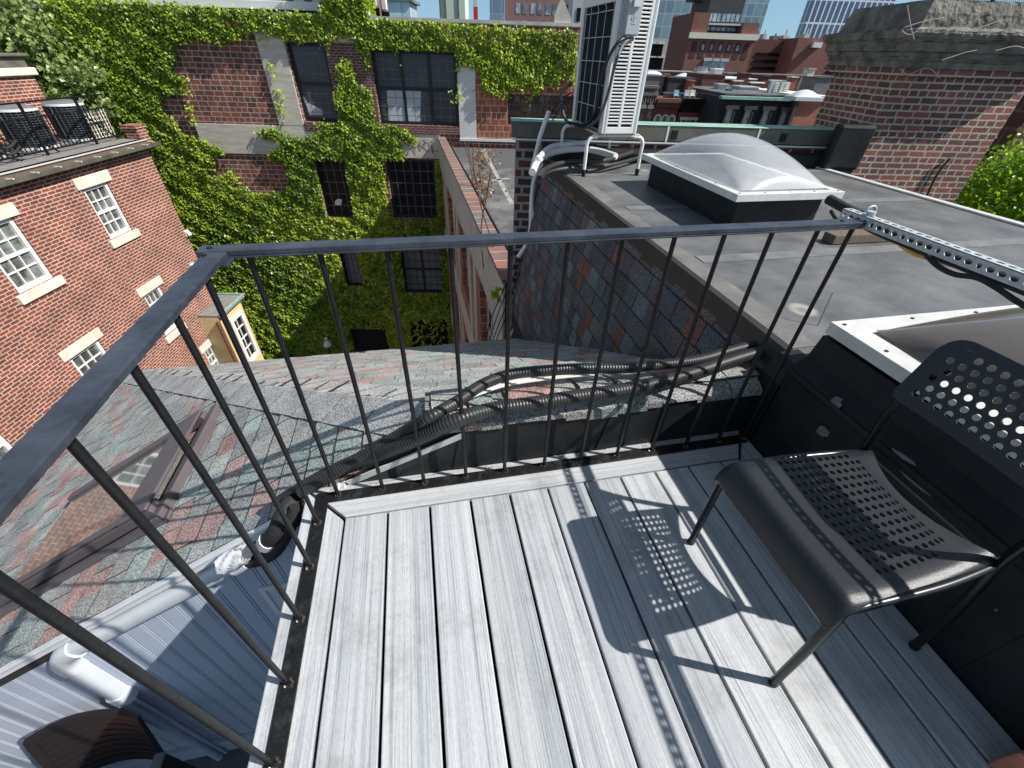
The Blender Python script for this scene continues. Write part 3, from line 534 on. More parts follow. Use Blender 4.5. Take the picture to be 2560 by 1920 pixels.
# white rake trim and siding wall below it
b = MB(); b.prism([(XE, 0.028, AZ(XE)-.006), (0.02, 0.028, AZ(.02)-.006), (0.02, 0.028, AZ(.02)-.045), (XE, 0.028, AZ(XE)-.045)], (0, 0.022, 0))
b.prism([(XE, 0.020, AZ(XE)+.004), (0.0, 0.020, AZ(0)+.004), (0.0, 0.020, AZ(0)-.010), (XE, 0.020, AZ(XE)-.010)], (0, 0.03, 0))
b.build('rake_trim', M['white'], hr, bevel=.002)
sw = thing('siding_wall', (-1.4, 0.06, -2.5), 'blue grey vertical beadboard wall under the sloping white roof trim', 'wall')
b = MB(); x = XE; r_ = random.Random(2)
while x < 0.35:
    x1 = x+.092
    zt0, zt1 = AZ(x)-.03, AZ(x1)-.03
    zt0 = min(zt0, -.03 if x > -.1 else 9); zt1 = min(zt1, -.03 if x1 > -.1 else 9)
    b.prism([(x+.004, .052, -2.62), (x1-.012, .052, -2.62), (x1-.012, .052, zt1), (x+.004, .052, zt0)], (0, .02, 0))
    b.prism([(x1-.009, .052, -2.62), (x1, .052, -2.62), (x1, .052, zt1), (x1-.009, .052, zt1)], (0, .02, 0))
    x = x1
b.prism([(XE, .060, -2.62), (.35, .060, -2.62), (.35, .060, -.05), (-.1, .06, -.06), (XE, .060, AZ(XE)-.03)], (0, .1, 0))
b.build('boards', M['siding'], sw, bevel=.0015)
b = MB(); b.box((XE, .03, -2.62), (.35, .0505, -2.45)); b.box((XE, .024, -2.45), (.35, .0506, -2.42)); b.build('skirting', M['siding'], sw, bevel=.003)
b = MB(); b.box((XE-3, -3.2, -2.75), (0.35, .05, -2.62)); tag(b.build('terrace', M['terrace']), kind='structure')
b = MB(); b.box((-.075, -3.0, -2.62), (-.052, .05, -.2)); tag(b.build('deck_side_wall', M['siding']), 'blue grey wall under the left edge of the deck', 'wall')
# small white framed vent on the siding
vt = thing('wall_vent', (-.40, .05, -.72), 'small white framed vent on the siding beside the deck edge', 'vent')
b = MB(); x0, x1, z0, z1 = -.475, -.30, -.86, -.60
for lo, hi in (((x0, .038, z0), (x1, .0515, z0+.022)), ((x0, .038, z1-.022), (x1, .0515, z1)), ((x0, .038, z0+.0225), (x0+.022, .0515, z1-.0225)), ((x1-.022, .038, z0+.0225), (x1, .0515, z1-.0225))): b.box(lo, hi)
b.build('frame', M['white'], vt, bevel=.002)
b = MB(); b.box((x0+.023, .045, z0+.023), (x1-.023, .0512, z1-.023)); b.build('cover', M['duct'], vt)
# ================= roof window =================
NW = nA; UW = V((0, 1, 0)); VW = vA
def onA(x, y, h=0.07): return pl(x, y, PA + nA*h, nA)
rwn = thing('roof_window', tuple(onA(300, 1010)), 'brown framed roof window in the shingles, its glass reflecting the brick house', 'roof window')
C1 = [onA(0-150, 1340), onA(118, 1055), onA(425, 868), onA(455, 880), onA(318, 1110), onA(-40, 1290)]
# rectangle in the roof plane from three photographed corners
q0 = onA(322, 1103); qa = onA(455, 878); qb = onA(0, 1275)
U0, V0 = (q0-PA).dot(UW), (q0-PA).dot(VW)
def A3(u, v, h): return PA + UW*u + VW*v + nA*h
LY = (qa-PA).dot(UW) - U0; LX = V0 - (qb-PA).dot(VW)
def abox(u0, u1, v0, v1, h0, h1, name, m, bev=.004):
    b = MB(); P = [A3(u, v, h) for h in (h0, h1) for (u, v) in ((u0, v0), (u0, v1), (u1, v1), (u1, v0))]
    b.add(P, [(0, 1, 2, 3), (7, 6, 5, 4), (0, 4, 5, 1), (1, 5, 6, 2), (2, 6, 7, 3), (3, 7, 4, 0)]); return b.build(name, m, rwn, bevel=bev)
Ue, Vb = U0+LY, V0-max(LX, 1.15)
abox(U0-.07, U0-.002, Vb, V0+.08, .004, .022, 'flashing', M['brown'])
abox(U0, U0+.075, Vb, V0-.001, .024, .075, 'frame_side', M['brown']); abox(U0+.012, U0+.055, Vb+.01, V0-.01, .076, .088, 'frame_side', M['brown'])
abox(Ue-.06, Ue, Vb, V0-.001, .020, .072, 'frame_side', M['brown'])
abox(U0-.06, Ue+.05, V0, V0+.055, .004, .05, 'flashing', M['brown']); abox(U0, Ue, V0-.20, V0-.002, .0765, .092, 'hood', M['brown'], .01)
abox(U0+.0755, Ue-.0605, Vb, V0-.11, .030, .046, 'sash', M['brown'])
gl = mat('roof_window_glass', (0.20, 0.23, 0.21), 0.04, spec=1.0, var=.3, vs=3); gl.node_tree.nodes['Principled BSDF'].inputs['IOR'].default_value = 2.9
abox(U0+.10, Ue-.075, Vb+.03, V0-.205, .0465, .052, 'pane', gl, 0)
abox(Ue+.02, Ue+.12, V0+.03, V0+.075, .01, .028, 'flashing_tab', M['brown'])
# ================= conduits =================
def ridged(D, rad, pitch=.0115, amp=.0010):
    P = resample(smooth_path(D, 10), pitch/4); b = MB()
    b.tube(P, rad, 14, rf=lambda i: rad + (amp, amp, -amp, -amp)[i % 4]); return b
def onroof(x, y, h=.03):
    p = onA(x, y, h)
    if p.x > 0.34: p = onz(x, y, zt+.045+h)
    return p
HX = lambda L, h: [onroof(x, y, h) for x, y in L]
lo = HX([(601, 1088), (640, 1062), (700, 1028), (760, 1000), (830, 975), (905, 945)], .032) + [onz(x, y, .305) for x, y in ((985, 908), (1060, 885), (1150, 872), (1250, 856), (1350, 842), (1440, 822), (1520, 798), (1600, 772), (1660, 757), (1760, 742), (1830, 742))]
tag(ridged(lo, .026).build('corrugated_conduit', M['conduit'], fix=False), 'black corrugated conduit on the shingles, the one nearer the railing', 'conduit', 'corrugated conduits')
hi = HX([(650, 1065), (720, 1022), (800, 975), (870, 935), (930, 900)], .05) + [onz(x, y, .31) for x, y in ((990, 866), (1040, 832), (1090, 812), (1150, 802), (1250, 796), (1350, 795), (1430, 788), (1510, 777), (1580, 757), (1650, 740), (1710, 734), (1800, 738))]
tag(ridged(hi, .021).build('corrugated_conduit', M['conduit'], fix=False), 'black corrugated conduit on the shingles, the one farther from the railing', 'conduit', 'corrugated conduits')
for k in range(3):
    D = [(838, 948), (900, 915), (960, 886), (1000, 858), (1040, 840), (1100, 822), (1200, 808), (1290, 800)]
    pts = [onroof(x+k*1.5, y+3.5*k-1, .035) if x < 960 else onz(x+k*1.5, y+3.5*k+2, .29) for x, y in D]
    b = MB(); b.tube(smooth_path(pts, 8), .0045, 8); tag(b.build('white_cable', M['cable']), f'{["top", "middle", "bottom"][k]} one of three white cables bundled under the upper corrugated conduit', 'cable', 'white cables under the conduit')
sl_ = MB(); sl_.tube(smooth_path([ony(633, 1080, .05), ony(612, 1112, .0), ony(596, 1150, -.03), ony(575, 1172, -.02)], 6), .032, 12); tag(sl_.build('black_pipe_sleeve', M['foam']), 'thick black foam sleeve bending down over the roof edge at the deck corner', 'pipe sleeve')
b = MB(); b.tube(smooth_path([ony(640, 1095, .0), ony(625, 1140, -.03), ony(596, 1190, -.03), ony(560, 1210, -.01), ony(540, 1212, 0)], 6), .024, 12); tag(b.build('black_pipe_sleeve', M['foam']), 'thinner black foam pipe curving under the thick sleeve at the deck corner', 'pipe sleeve')
b = MB(); b.tube([ony(582, 1165, -.025), ony(575, 1174, -.02)], .036, 14); tag(b.build('sleeve_collar', M['duct']), 'white tape collar round the end of the thick black pipe sleeve', 'collar')
# line-set cover on the wall
lc = thing('pipe_cover', tuple(ony(300, 1320, .0)), 'white plastic pipe cover running along the siding under the sloping trim', 'pipe cover')
def coverseg(pts, wd, name):
    P = smooth_path(pts, 6) if len(pts) > 2 else [V(p) for p in pts]; b = MB(); n = 12; vs = []
    T = [(P[min(i+1, len(P)-1)]-P[max(i-1, 0)]).normalized() for i in range(len(P))]
    for p, t in zip(P, T):
        sd = t.cross(V((0, 1, 0))).normalized()
        for k in range(n+1):
            a = math.pi*k/n; ca, sa_ = math.cos(a), math.sin(a)
            q = 0.7; vs.append(p + sd*(wd*.5*(abs(ca)**q)*(1 if ca > 0 else -1)) + V((0, -1, 0))*(wd*.62*abs(sa_)**q))
    b.add(vs, [(i*(n+1)+k, i*(n+1)+k+1, (i+1)*(n+1)+k+1, (i+1)*(n+1)+k) for i in range(len(P)-1) for k in range(n)], 0, None, True)
    b.add(vs[:n+1], [tuple(range(n+1))]); b.add(vs[-n-1:], [tuple(range(n+1))[::-1]])
    return b.build(name, M['duct'], lc)
wy = .0505
e0 = ony(528, 1198, wy); e1 = ony(165, 1392, wy)
coverseg([e0, e1], .082, 'long_cover')
coverseg([e1 + V((.02, 0, .01)), e1 + V((-.05, 0, -.035)), e1 + V((-.085, 0, -.10)), e1 + V((-.086, 0, -.17))], .094, 'elbow')
coverseg([e1 + V((-.086, 0, -.165)), e1 + V((-.086, 0, -.52))], .085, 'vertical_cover')
coverseg([e1 + V((-.086, 0, -.515)), e1 + V((-.086, 0, -.60))], .10, 'end_cap')
b = MB(); b.tube([e0 + V((.03, -.03, .02)), e0 + V((-.03, -.03, -.012))], .044, 14); b.build('end_collar', M['duct'], lc)
b = MB(); q = e1 + V((-.086, -.045, -.59)); b.tube([q, q + V((0, 0, -1.25))], .022, 14); b.tube([q + V((.045, .01, .0)), q + V((.045, .01, -1.2))], .008, 8)
b.tube(smooth_path([q + V((0, 0, -1.24)), q + V((0, -.01, -1.30)), q + V((0, -.05, -1.32))], 5), .026, 12)
tag(b.build('drain_pipe', M['siding']), 'thin grey blue drain pipe running down the siding below the white pipe cover', 'pipe')
b = MB(); pz = [ony(560, 1170, .01), ony(552, 1180, .01)]; b.tube([ony(575, 1183, -.0), ony(548, 1190, .0)], .012, 12); tag(b.build('pipe_stub', M['duct']), 'short white pipe stub below the roof trim near the black sleeve', 'pipe')
# crumpled white wrap at the upper end
b = MB(); c0 = ony(505, 1207, -.02); r_ = random.Random(4)
def wrapf(u, v):
    a = u*2*math.pi; rr = .038 + .003*math.sin(5*a+v*9) + .002*math.sin(11*a-18*v); t = (e0-e1).normalized()
    s1 = t.cross(V((0, 1, 0))).normalized(); s2 = t.cross(s1); return c0 + t*((v-.5)*.09) + s1*math.cos(a)*rr + s2*math.sin(a)*rr
b.sheet(wrapf, 28, 10); tag(b.build('foil_wrap', M['white']), 'crumpled white wrap where the pipes enter the white pipe cover', 'wrap')
# ================= lower terrace furniture =================
tc_ = thing('slatted_chair', (-1.5, -.25, -2.62), 'dark slatted patio chair with a curved back against the siding, lower left', 'chair')
cA = onz(52, 1598, -1.40); cB = onz(302, 1546, -1.40)
ax = (cB-cA); wdt = ax.length; ax.normalize(); fwd = V((ax.y, -ax.x, 0))
def cb(s, t, off=0):   # s along the top, t downwards
    bow = .05*(1-(2*s-1)**2)
    return cA + ax*(s*wdt) - fwd*bow*1.2 + fwd*(t*.11+off) + V((0, 0, .02*(1-(2*s-1)**2) - t*.42))
ts = [0, .05, .16, .19, .30, .33, .44, .47, .58, .61, .72, .75, .86, 1.0]
def strip(s0, s1, t0, t1, name, m=M['brownplastic'], o1=0, o2=.014):
    b = MB(); n = 14; vs = []
    for i in range(n+1):
        s = s0+(s1-s0)*i/n; vs += [cb(s, t0, o1), cb(s, t1, o1), cb(s, t1, o2), cb(s, t0, o2)]
    fs = []
    for i in range(n):
        for k in range(4): fs.append((i*4+k, i*4+(k+1) % 4, i*4+4+(k+1) % 4, i*4+4+k))
    b.add(vs, fs + [(0, 1, 2, 3), tuple(n*4+k for k in (3, 2, 1, 0))]); return b.build(name, m, tc_, bevel=.003)
strip(0, 1, 0, .10, 'top_slat', o1=-.004, o2=.018)
t = .125
while t < .95: strip(.06, .94, t, t+.085, 'slat'); t += .11
strip(0, .07, .101, 1.0, 'side_post', o1=-.005, o2=.02); strip(.93, 1, .101, 1.0, 'side_post', o1=-.005, o2=.02)
sc = cA + ax*(wdt/2) + fwd*.34 + V((0, 0, -.46)); b = MB()
for i in range(6): b.bar(sc + ax*(-wdt/2) + fwd*(-.2+.075*i), sc + ax*(wdt/2) + fwd*(-.2+.075*i), .06, .018)
b.build('seat', M['brownplastic'], tc_, bevel=.003)
for sx in (-1, 1):
    b = MB(); p = sc + ax*(sx*(wdt/2+.02)); b.bar(p - fwd*.24 + V((0, 0, .2)), p + fwd*.22 + V((0, 0, .2)), .05, .02); b.build('armrest', mat('grey_armrest', (0.13, .12, .12), .5), tc_, bevel=.006)
    for sy in (-.22, .2):
        b = MB(); q = p + fwd*sy; b.bar(q + V((0, 0, .19)), V((q.x, q.y, -2.62)), .035, .035, V((0, 1, 0))); b.build('leg', M['brownplastic'], tc_)
b = MB(); b.box((-2.75, -.62, -1.94), (-1.86, -.10, -1.90)); tt = thing('wooden_table', (-2.3, -.35, -2.62), 'reddish brown wooden table top beside the slatted chair', 'table'); b.build('table_top', M['redwood'], tt, bevel=.006)
for x in (-2.7, -1.92):
    for y in (-.57, -.15):
        b = MB(); b.box((x, y, -2.62), (x+.05, y+.05, -1.941)); b.build('leg', M['redwood'], tt)
# clay block in the corner of the deck
b = MB(); b.box((1.555, -1.30, .0), (1.66, -1.045, .10)); tag(b.build('clay_block', M['redwood'], bevel=.006), 'pinkish red clay block on the shaded deck, cut by the right frame edge', 'block')

# small dry leaves and grit along the rubber wall
b = MB(); r_ = random.Random(14)
for i in range(46):
    x = r_.choice((.33, .55, .92, 1.22, 1.35, 1.5, 1.62, .12)) + r_.gauss(0, .02); y = .030 + abs(r_.gauss(0, .006)); s_ = r_.uniform(.002, .007); a = r_.random()*3
    if i % 4 == 0: x = r_.uniform(0, 1.5); s_ = .003
    c = V((x, y, .002+s_*.4)); d = V((math.cos(a), math.sin(a)*.4, r_.uniform(0, .4)))*s_; e = V((-math.sin(a)*.5, .3*math.cos(a), .25))*s_
    b.add([c-d, c+e, c+d, c-e], [(0, 1, 2), (0, 2, 3)])
tag(b.build('dry_leaf_bits', mat('dry_leaf_bit', (.30, .15, .06), .8, var=.5, vs=80), fix=False), 'dry leaf bits and grit caught along the foot of the rubber wall', 'leaf litter', kind='stuff')
# ================= perforated chair =================
ch = thing('perforated_chair', (1.39, -.61, 0), 'black plastic chair with perforated seat and back facing the railing', 'chair')
YC = -.607
def seat(u, v):            # u: 0 front .. 1 back, v: -1 .. 1 across
    d = u*.505
    if d < .10:
        a = (d/.10)*math.pi/2*1.02; x = 1.128 + .045*(1-math.cos(a)); z = .355 + .071*math.sin(a)
    else:
        x = 1.173 + (d-.10); z = .426 - .010*math.sin(min(1, (d-.10)/.36)*math.pi)
    hw = .200 - .030*max(0, (u-.35)/.65)**1.5
    y = YC + v*hw
    x -= (.065*(1-v*v))*max(0, (u-.78)/.22)**1.2
    z -= .008*(1-v*v)*min(1, u*4)
    e = max(0, abs(v)-.88)/.12; z -= .018*e*e
    return V((x, y, z))
PX = .0199/.505; u0_ = (1.285-.010-1.173+.10)/.505
us = [u0_*i/10 for i in range(11)]; us += [u0_ + PX*(i+1) for i in range(12)]
k = us[-1]; us += [k + (1-k)*i/4 for i in range(1, 5)]
PV = .0229/.193; NV = 14; v0_ = (-.592-YC)/.193
vh = [v0_ - PV*NV/2 + PV*i for i in range(NV+1)]
vs_ = [-1, -.97, -.93] + [(-.93+vh[0])/2] + vh + [(vh[-1]+.93)/2, .93, .97, 1]
vs_ = sorted(vs_)
j0 = vs_.index(vh[0]); holes = {}
for i in range(12):
    for j in range(NV):
        if not ((j in (0, 13) and i > 10) or (j == 0 and i > 8) ): holes[(10+i, j0+j)] = (.0066/.505, .0066/.193)
b = plate(seat, us, vs_, holes, nh=16)
b.build('seat', M['plastic'], ch, weld=True, solid=.0035, split=True)
b = MB(); b.sheet(lambda u, v: V((1.128 + .004*v, YC + (-1+2*u)*.200, .355 - v*.012)), 20, 3); b.build('seat_lip', M['plastic'], ch, solid=.004)
ZB0, HB, WB = .598, .185, .196
def back(u, v):
    z = ZB0 + v*HB; x = 1.540 + .055*v + .010*(1-u*u); yy = abs(u)*WB; zz = v*HB
    for top in (1, 0):
        c = .05 if top else .022; w_ = zz if top else HB-zz
        if w_ > HB-c and yy > WB-c:
            dx = yy-(WB-c); dz = w_-(HB-c); L = max(dx, dz); R = math.hypot(dx, dz)
            if R > 1e-6: f = L/R; yy = WB-c + dx*f; w_ = HB-c + dz*f; z = ZB0 + (w_ if top else HB-w_)
    return V((x, YC - math.copysign(yy, u), z))
PU = .0262/WB; NC = 13; rows = 6; vh2 = [.13 + .128*i for i in range(rows+1)]
b = MB()
def addplate(us, vs, holes):
    p = plate(back, us, vs, holes); o = len(b.v); b.v += p.v; b.f += [[o+i for i in f] for f in p.f]; b.m += p.m; b.c += p.c; b.sm += p.sm
for r in range(rows):
    sh = (PU/2 if r % 2 else 0); uu = [-1, -.96] + [-PU*NC/2 + PU*i + sh for i in range(NC + (0 if r % 2 else 1))] + [.96, 1]
    uu = sorted(set(uu)); hs = {}
    for i in range(len(uu)-1):
        if abs((uu[i+1]-uu[i])-PU) < 1e-6 and not (r == rows-1 and abs((uu[i]+uu[i+1])/2) > .72): hs[(i, 0)] = (.0078/WB, .0078/HB)
    addplate(uu, [vh2[r], vh2[r+1]], hs)
ue = [-1, -.96, -.92, -.86, -.78, -.7, -.5, -.3, -.1, .1, .3, .5, .7, .78, .86, .92, .96, 1]
addplate(ue, [0, .03, .06, .10, .13], {}); addplate(ue, [vh2[-1], .92, .95, .98, 1.0], {})
b.build('backrest', M['plastic'], ch, weld=True, solid=.004, split=True)
for sy, lab in ((1, 'far'), (-1, 'near')):
    yf = YC + sy*.203; yr = YC + sy*.203; ys = YC + sy*.172
    b = MB(); b.tube(smooth_path([(1.168, yf, 0.0), (1.160, yf-sy*.004, .2), (1.153, yf-sy*.009, .36), (1.160, yf-sy*.013, .397), (1.20, yf-sy*.012, .403), (1.4, yf-sy*.016, .402), (1.56, ys, .402)], 6), .0105, 14); b.build('front_leg', M['tube'], ch)
    b = MB(); b.tube(smooth_path([(1.618, yr, 0.0), (1.598, yr-sy*.008, .2), (1.570, ys+sy*.004, .41), (1.556, ys+sy*.006, .53), (1.562, ys+sy*.006, .60), (1.580, ys, .66), (1.592, ys-sy*.02, .71)], 6), .0105, 14); b.build('rear_leg', M['tube'], ch)
    for x in (1.168, 1.618):
        b = MB(); b.tube([(x, yf, .0005), (x, yf, .014)], .0118, 14); b.build('foot_cap', M['black'], ch)
b = MB(); b.tube([(1.568, YC-.17, .398), (1.568, YC+.17, .398)], .009, 12); b.build('cross_tube', M['tube'], ch)
# ================= neighbouring flat roof =================
ZR = .38; XE0 = 1.752; YW = 3.98
fr = thing('flat_roof_house', (3, 2, -1), 'grey flat roof with a steep shingled side beyond the railing', 'roof')
yb = lambda x: (4.2 - x*GV.x)/GV.y      # face of the party wall
xr = 4.70
b = MB(); b.prism([(XE0+.02, -2.9, ZR-.25), (xr, -2.9, ZR-.25), (xr, yb(xr)-.01, ZR-.25), (XE0+.02, yb(XE0)-.01, ZR-.25)], (0, 0, .25)); b.build('membrane', M['membrane'], fr)
b = MB(); b.prism([(XE0-.020, .095, ZR-.125), (XE0-.004, .095, ZR+.004), (XE0+.03, .095, ZR+.004), (XE0+.03, .095, ZR-.125)], (0, yb(XE0)-.10, 0)); b.build('edge_fascia', M['fascia'], fr)
b = MB(); b.box((XE0+.031, .1, ZR+.001), (XE0+.15, yb(XE0)-.06, ZR+.005)); b.build('edge_strip', mat('dusty_edge_strip', (.10, .098, .092), .6, col2=(.21, .20, .18), vs=3.5, bump=.3, bs=20), fr)
lm = mat('membrane_lap', (0.125, .127, .13), .6, col2=(.20, .20, .195), vs=5, bump=.3, bs=30)
for yy in (.95, 1.95, 3.05):
    b = MB(); b.box((XE0+.165, yy, ZR+.0008), (xr-.1, yy+.10, ZR+.0035)); b.build('lap_seam', lm, fr)
b = MB(); b.box((xr-.05, -2.9, ZR+.001), (xr+.02, yb(xr)-.04, ZR+.016)); b.build('edge_kerb', M['alu'], fr, bevel=.004)
b = MB(); b.box((xr-.12, -2.8, -3), (xr, 3.2, ZR-.26)); b.build('outer_wall', M['fascia'], fr)
# shingled side
tm = .158; LM = math.sqrt(1+tm*tm); vM = V((tm/LM, 0, 1/LM)); nM = V((-1/LM, 0, tm/LM)); hM = 1.71
PM = V((XE0-.012-tm*hM, .105, ZR-.10-hM))
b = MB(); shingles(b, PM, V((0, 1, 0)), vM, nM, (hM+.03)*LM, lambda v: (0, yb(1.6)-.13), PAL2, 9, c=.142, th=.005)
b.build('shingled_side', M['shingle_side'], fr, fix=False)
b = MB(); b.prism([(PM.x+.006, .11, PM.z-.6), (PM.x+.006, .11, PM.z), (XE0-.005, .11, ZR-.06), (XE0+.3, .11, ZR-.06), (XE0+.3, .11, PM.z-.6)], (0, yb(1.6)-.16, 0)); b.build('side_backing', M['felt'], fr)
b = MB()
pz0 = V((1.30, yb(1.3)-.012, -2.2)); b.box((.905, 4.185, -2.1), (1.01, 4.197, .36), GF); b.box((.985, 4.06, -2.1), (1.0, 4.184, .30), GF); b.build('corner_flashing', M['copper'], fr)
b = MB(); xs_ = [XE0+.03, 2.2, 2.9, 3.6, 4.4]
b.box((1.1, 4.02, ZR-.02), (4.3, 4.19, .50), GF); b.box((3.99, 3.90, ZR+.006), (4.37, 4.02, .80), GF); b.build('upturn', M['rubber'], fr, bevel=.03)
# loose wood block and small debris
b = MB(); P = [onz(1818, 512, ZR+.02), onz(1915, 500, ZR+.02)]; wb = onz(1862, 520, ZR)
b.box((wb.x-.28, wb.y-.05, ZR+.002), (wb.x+.22, wb.y+.04, ZR+.06)); tag(b.build('wood_block', M['wood'], bevel=.006), 'weathered wood block on the flat roof under the end of the slotted angle bar', 'wood block')
b = MB(); p0 = onz(1755, 728, .33); b.tube([p0, p0 + V((.02, .03, .16)), p0 + V((.03, .04, .19))], .0022, 6); tag(b.build('bent_wire', M['midgrey']), 'thin upright wire tied to the conduit beside the near skylight', 'wire')
# ================= skylights =================
lin = mat('skylight_liner', (.36, .36, .35), .7, var=.3, vs=2)
def skylight(x0, x1, y0, y1, z0, zf, bulge, domemat, label, fwid=.062, pw=.62):
    s = thing('dome_skylight', ((x0+x1)/2, (y0+y1)/2, z0), label, 'skylight', 'domed roof skylights')
    b = MB(); o = .07
    b.prism([(x0+o, y0+o, z0), (x1-o, y0+o, z0), (x1-o, y1-o, z0), (x0+o, y1-o, z0)], (0, 0, zf-z0-.045)); b.build('curb', M['rubber'], s, bevel=.008)
    b = MB()
    for (lo, hi) in (((x0, y0), (x1, y0+fwid)), ((x0, y1-fwid), (x1, y1)), ((x0, y0+fwid+.0005), (x0+fwid, y1-fwid-.0005)), ((x1-fwid, y0+fwid+.0005), (x1, y1-fwid-.0005))):
        b.box((lo[0], lo[1], zf-.044), (hi[0], hi[1], zf))
    b.build('frame', M['alu'], s, bevel=.002)
    b = MB()
    for (x, y) in [(x0+.03+(x1-x0-.06)*i/4, yy) for i in range(5) for yy in (y0+.028, y1-.028)] + [(xx, y0+.03+(y1-y0-.06)*i/5) for i in range(1, 5) for xx in (x0+.028, x1-.028)]:
        b.tube([(x, y, zf-.001), (x, y, zf+.003)], .006, 8)
    b.build('frame_screws', M['steel'], s)
    def dome(u, v):
        a, c_ = 2*u-1, 2*v-1
        h = max(0, (1-a*a)*(1-c_*c_))**pw
        fl = .012
        fi = fwid+.004
        return V((x0+fi+(x1-x0-2*fi)*u, y0+fi+(y1-y0-2*fi)*v, zf-.004 + fl + bulge*h))
    b = MB(); b.sheet(dome, 40, 48); b.build('dome', domemat, s)
    b = MB()
    b.box((x0+fwid+.002, y0+fwid+.002, zf-.03), (x1-fwid-.002, y1-fwid-.002, zf-.006)); b.build('liner', lin, s)
    return s
def domem(name, col, rough, alpha):
    m = mat(name, col, rough, spec=.7, var=.12, vs=2.5); m.node_tree.nodes['Principled BSDF'].inputs['Alpha'].default_value = alpha; return m
skylight(2.335, 3.125, 1.39, 2.755, ZR, .62, .225, domem('clear_dome', (.62, .64, .66), .16, .50), 'square white framed skylight with a cloudy clear dome, the farther of the two')
skylight(1.749, 2.95, -.88, -.010, .3, .570, .17, domem('smoky_dome', (.14, .125, .108), .16, .93), 'large metal framed skylight with a smoky brown dome beside the deck chair', .085)
# ================= party wall =================
pwall = thing('party_wall', tuple(G(2.4, 4.35, 0)), 'brick party wall with a green copper cap behind the flat roof', 'wall')
b = MB(); b.box((.73, 4.2, -7), (4.6, 4.55, .56), GF); b.build('brickwork', M['brick_pier'], pwall)
b = MB(); ca = [(4.155, .575), (4.155, .715), (4.17, .722), (4.50, .712), (4.50, .575)]
b.prism([G(.675, v, z) for v, z in ca], GU*3.95); b.build('copper_cap', [M['copper_side'], M['copper']], pwall, bevel=.004)
b = MB(); b.prism([G(.67, v, z) for v, z in ((4.150, .7205), (4.17, .7265), (4.50, .7175), (4.50, .7125))], GU*3.955); b.build('cap_top', M['copper'], pwall)
b = MB(); b.box((.69, 4.152, .552), (4.6, 4.158, .566), GF)
for u in (2.32, 3.3): b.box((u, 4.1515, .568), (u+.02, 4.1545, .715), GF)
b.build('drip_edge', M['whiteedge'], pwall)
b = MB()
for u in (2.37, 2.9, 3.55): b.box((u, 4.150, .60), (u+.07, 4.1545, .68), GF)
b.build('patch', M['rubber'], pwall)
# ================= chimney =================
cm = thing('brick_chimney', tuple(G(5, 4.4, 0)), 'broad old brick chimney with a moulded stone cap at the right edge', 'chimney')
b = MB(); b.box((4.38, 3.98, -1.5), (5.72, 4.97, 1.24), GF); b.build('brick_stack', M['brick_chim'], cm)
b = MB()
b.box((4.34, 3.94, 1.20), (5.76, 5.01, 1.26), GF)
b.build('brick_corbel', M['brick_chim'], cm)
def ring(z0, o0, z1, o1, b):
    P0 = [G(4.38-o0, 3.98-o0, z0), G(5.72+o0, 3.98-o0, z0), G(5.72+o0, 4.97+o0, z0), G(4.38-o0, 4.97+o0, z0)]
    P1 = [G(4.38-o1, 3.98-o1, z1), G(5.72+o1, 3.98-o1, z1), G(5.72+o1, 4.97+o1, z1), G(4.38-o1, 4.97+o1, z1)]
    n = 14; A = []; B = []
    for i in range(4):
        for k in range(n): A.append(P0[i].lerp(P0[(i+1) % 4], k/n)); B.append(P1[i].lerp(P1[(i+1) % 4], k/n))
    N = len(A); b.add(A+B, [(i, (i+1) % N, N+(i+1) % N, N+i) for i in range(N)])
b = MB(); Z = [(1.261, .06), (1.31, .065), (1.345, .10), (1.355, .105), (1.38, .105), (1.385, .13), (1.45, .135), (1.475, .17), (1.51, .185), (1.53, .18), (1.54, .10), (1.56, .07), (1.65, .06), (1.74, .03)]
for (z0, o0), (z1, o1) in zip(Z, Z[1:]): ring(z0, o0, z1, o1, b)
b.prism([G(4.35, 3.95, 1.74), G(5.75, 3.95, 1.74), G(5.75, 5.0, 1.74), G(4.35, 5.0, 1.74)], (0, 0, .001)); cap = b.build('stone_cap', M['oldstone'], cm)
tx = bpy.data.textures.new('cl', 'CLOUDS'); tx.noise_scale = .06
md = cap.modifiers.new('sub', 'SUBSURF'); md.subdivision_type = 'SIMPLE'; md.levels = md.render_levels = 3
md = cap.modifiers.new('d', 'DISPLACE'); md.texture = tx; md.strength = .025; md.texture_coords = 'GLOBAL'
cage = thing('chimney_cage', tuple(G(5, 4.4, 1.74)), 'black wire mesh cage standing on the stone chimney cap', 'cage')
b = MB(); r_ = random.Random(8)
for i in range(60):
    u = 4.5 + i*.019; b.tube([G(u, 4.05, 1.74), G(u+.0, 4.05, 2.1)], .0025, 4, caps=False)
for i in range(18):
    z = 1.75+i*.022; b.tube([G(4.5, 4.05, z), G(5.6, 4.05, z)], .0025, 4, caps=False)
b.build('mesh', M['slot'], cage, fix=False)
b = MB()
for u in (4.5, 4.95, 5.4): b.bar(G(u, 4.04, 1.73), G(u, 4.04, 2.15), .02, .02, GV)
b.build('post', M['black'], cage)
vs_m = mat('dry_vine', (.42, .38, .32), .9)
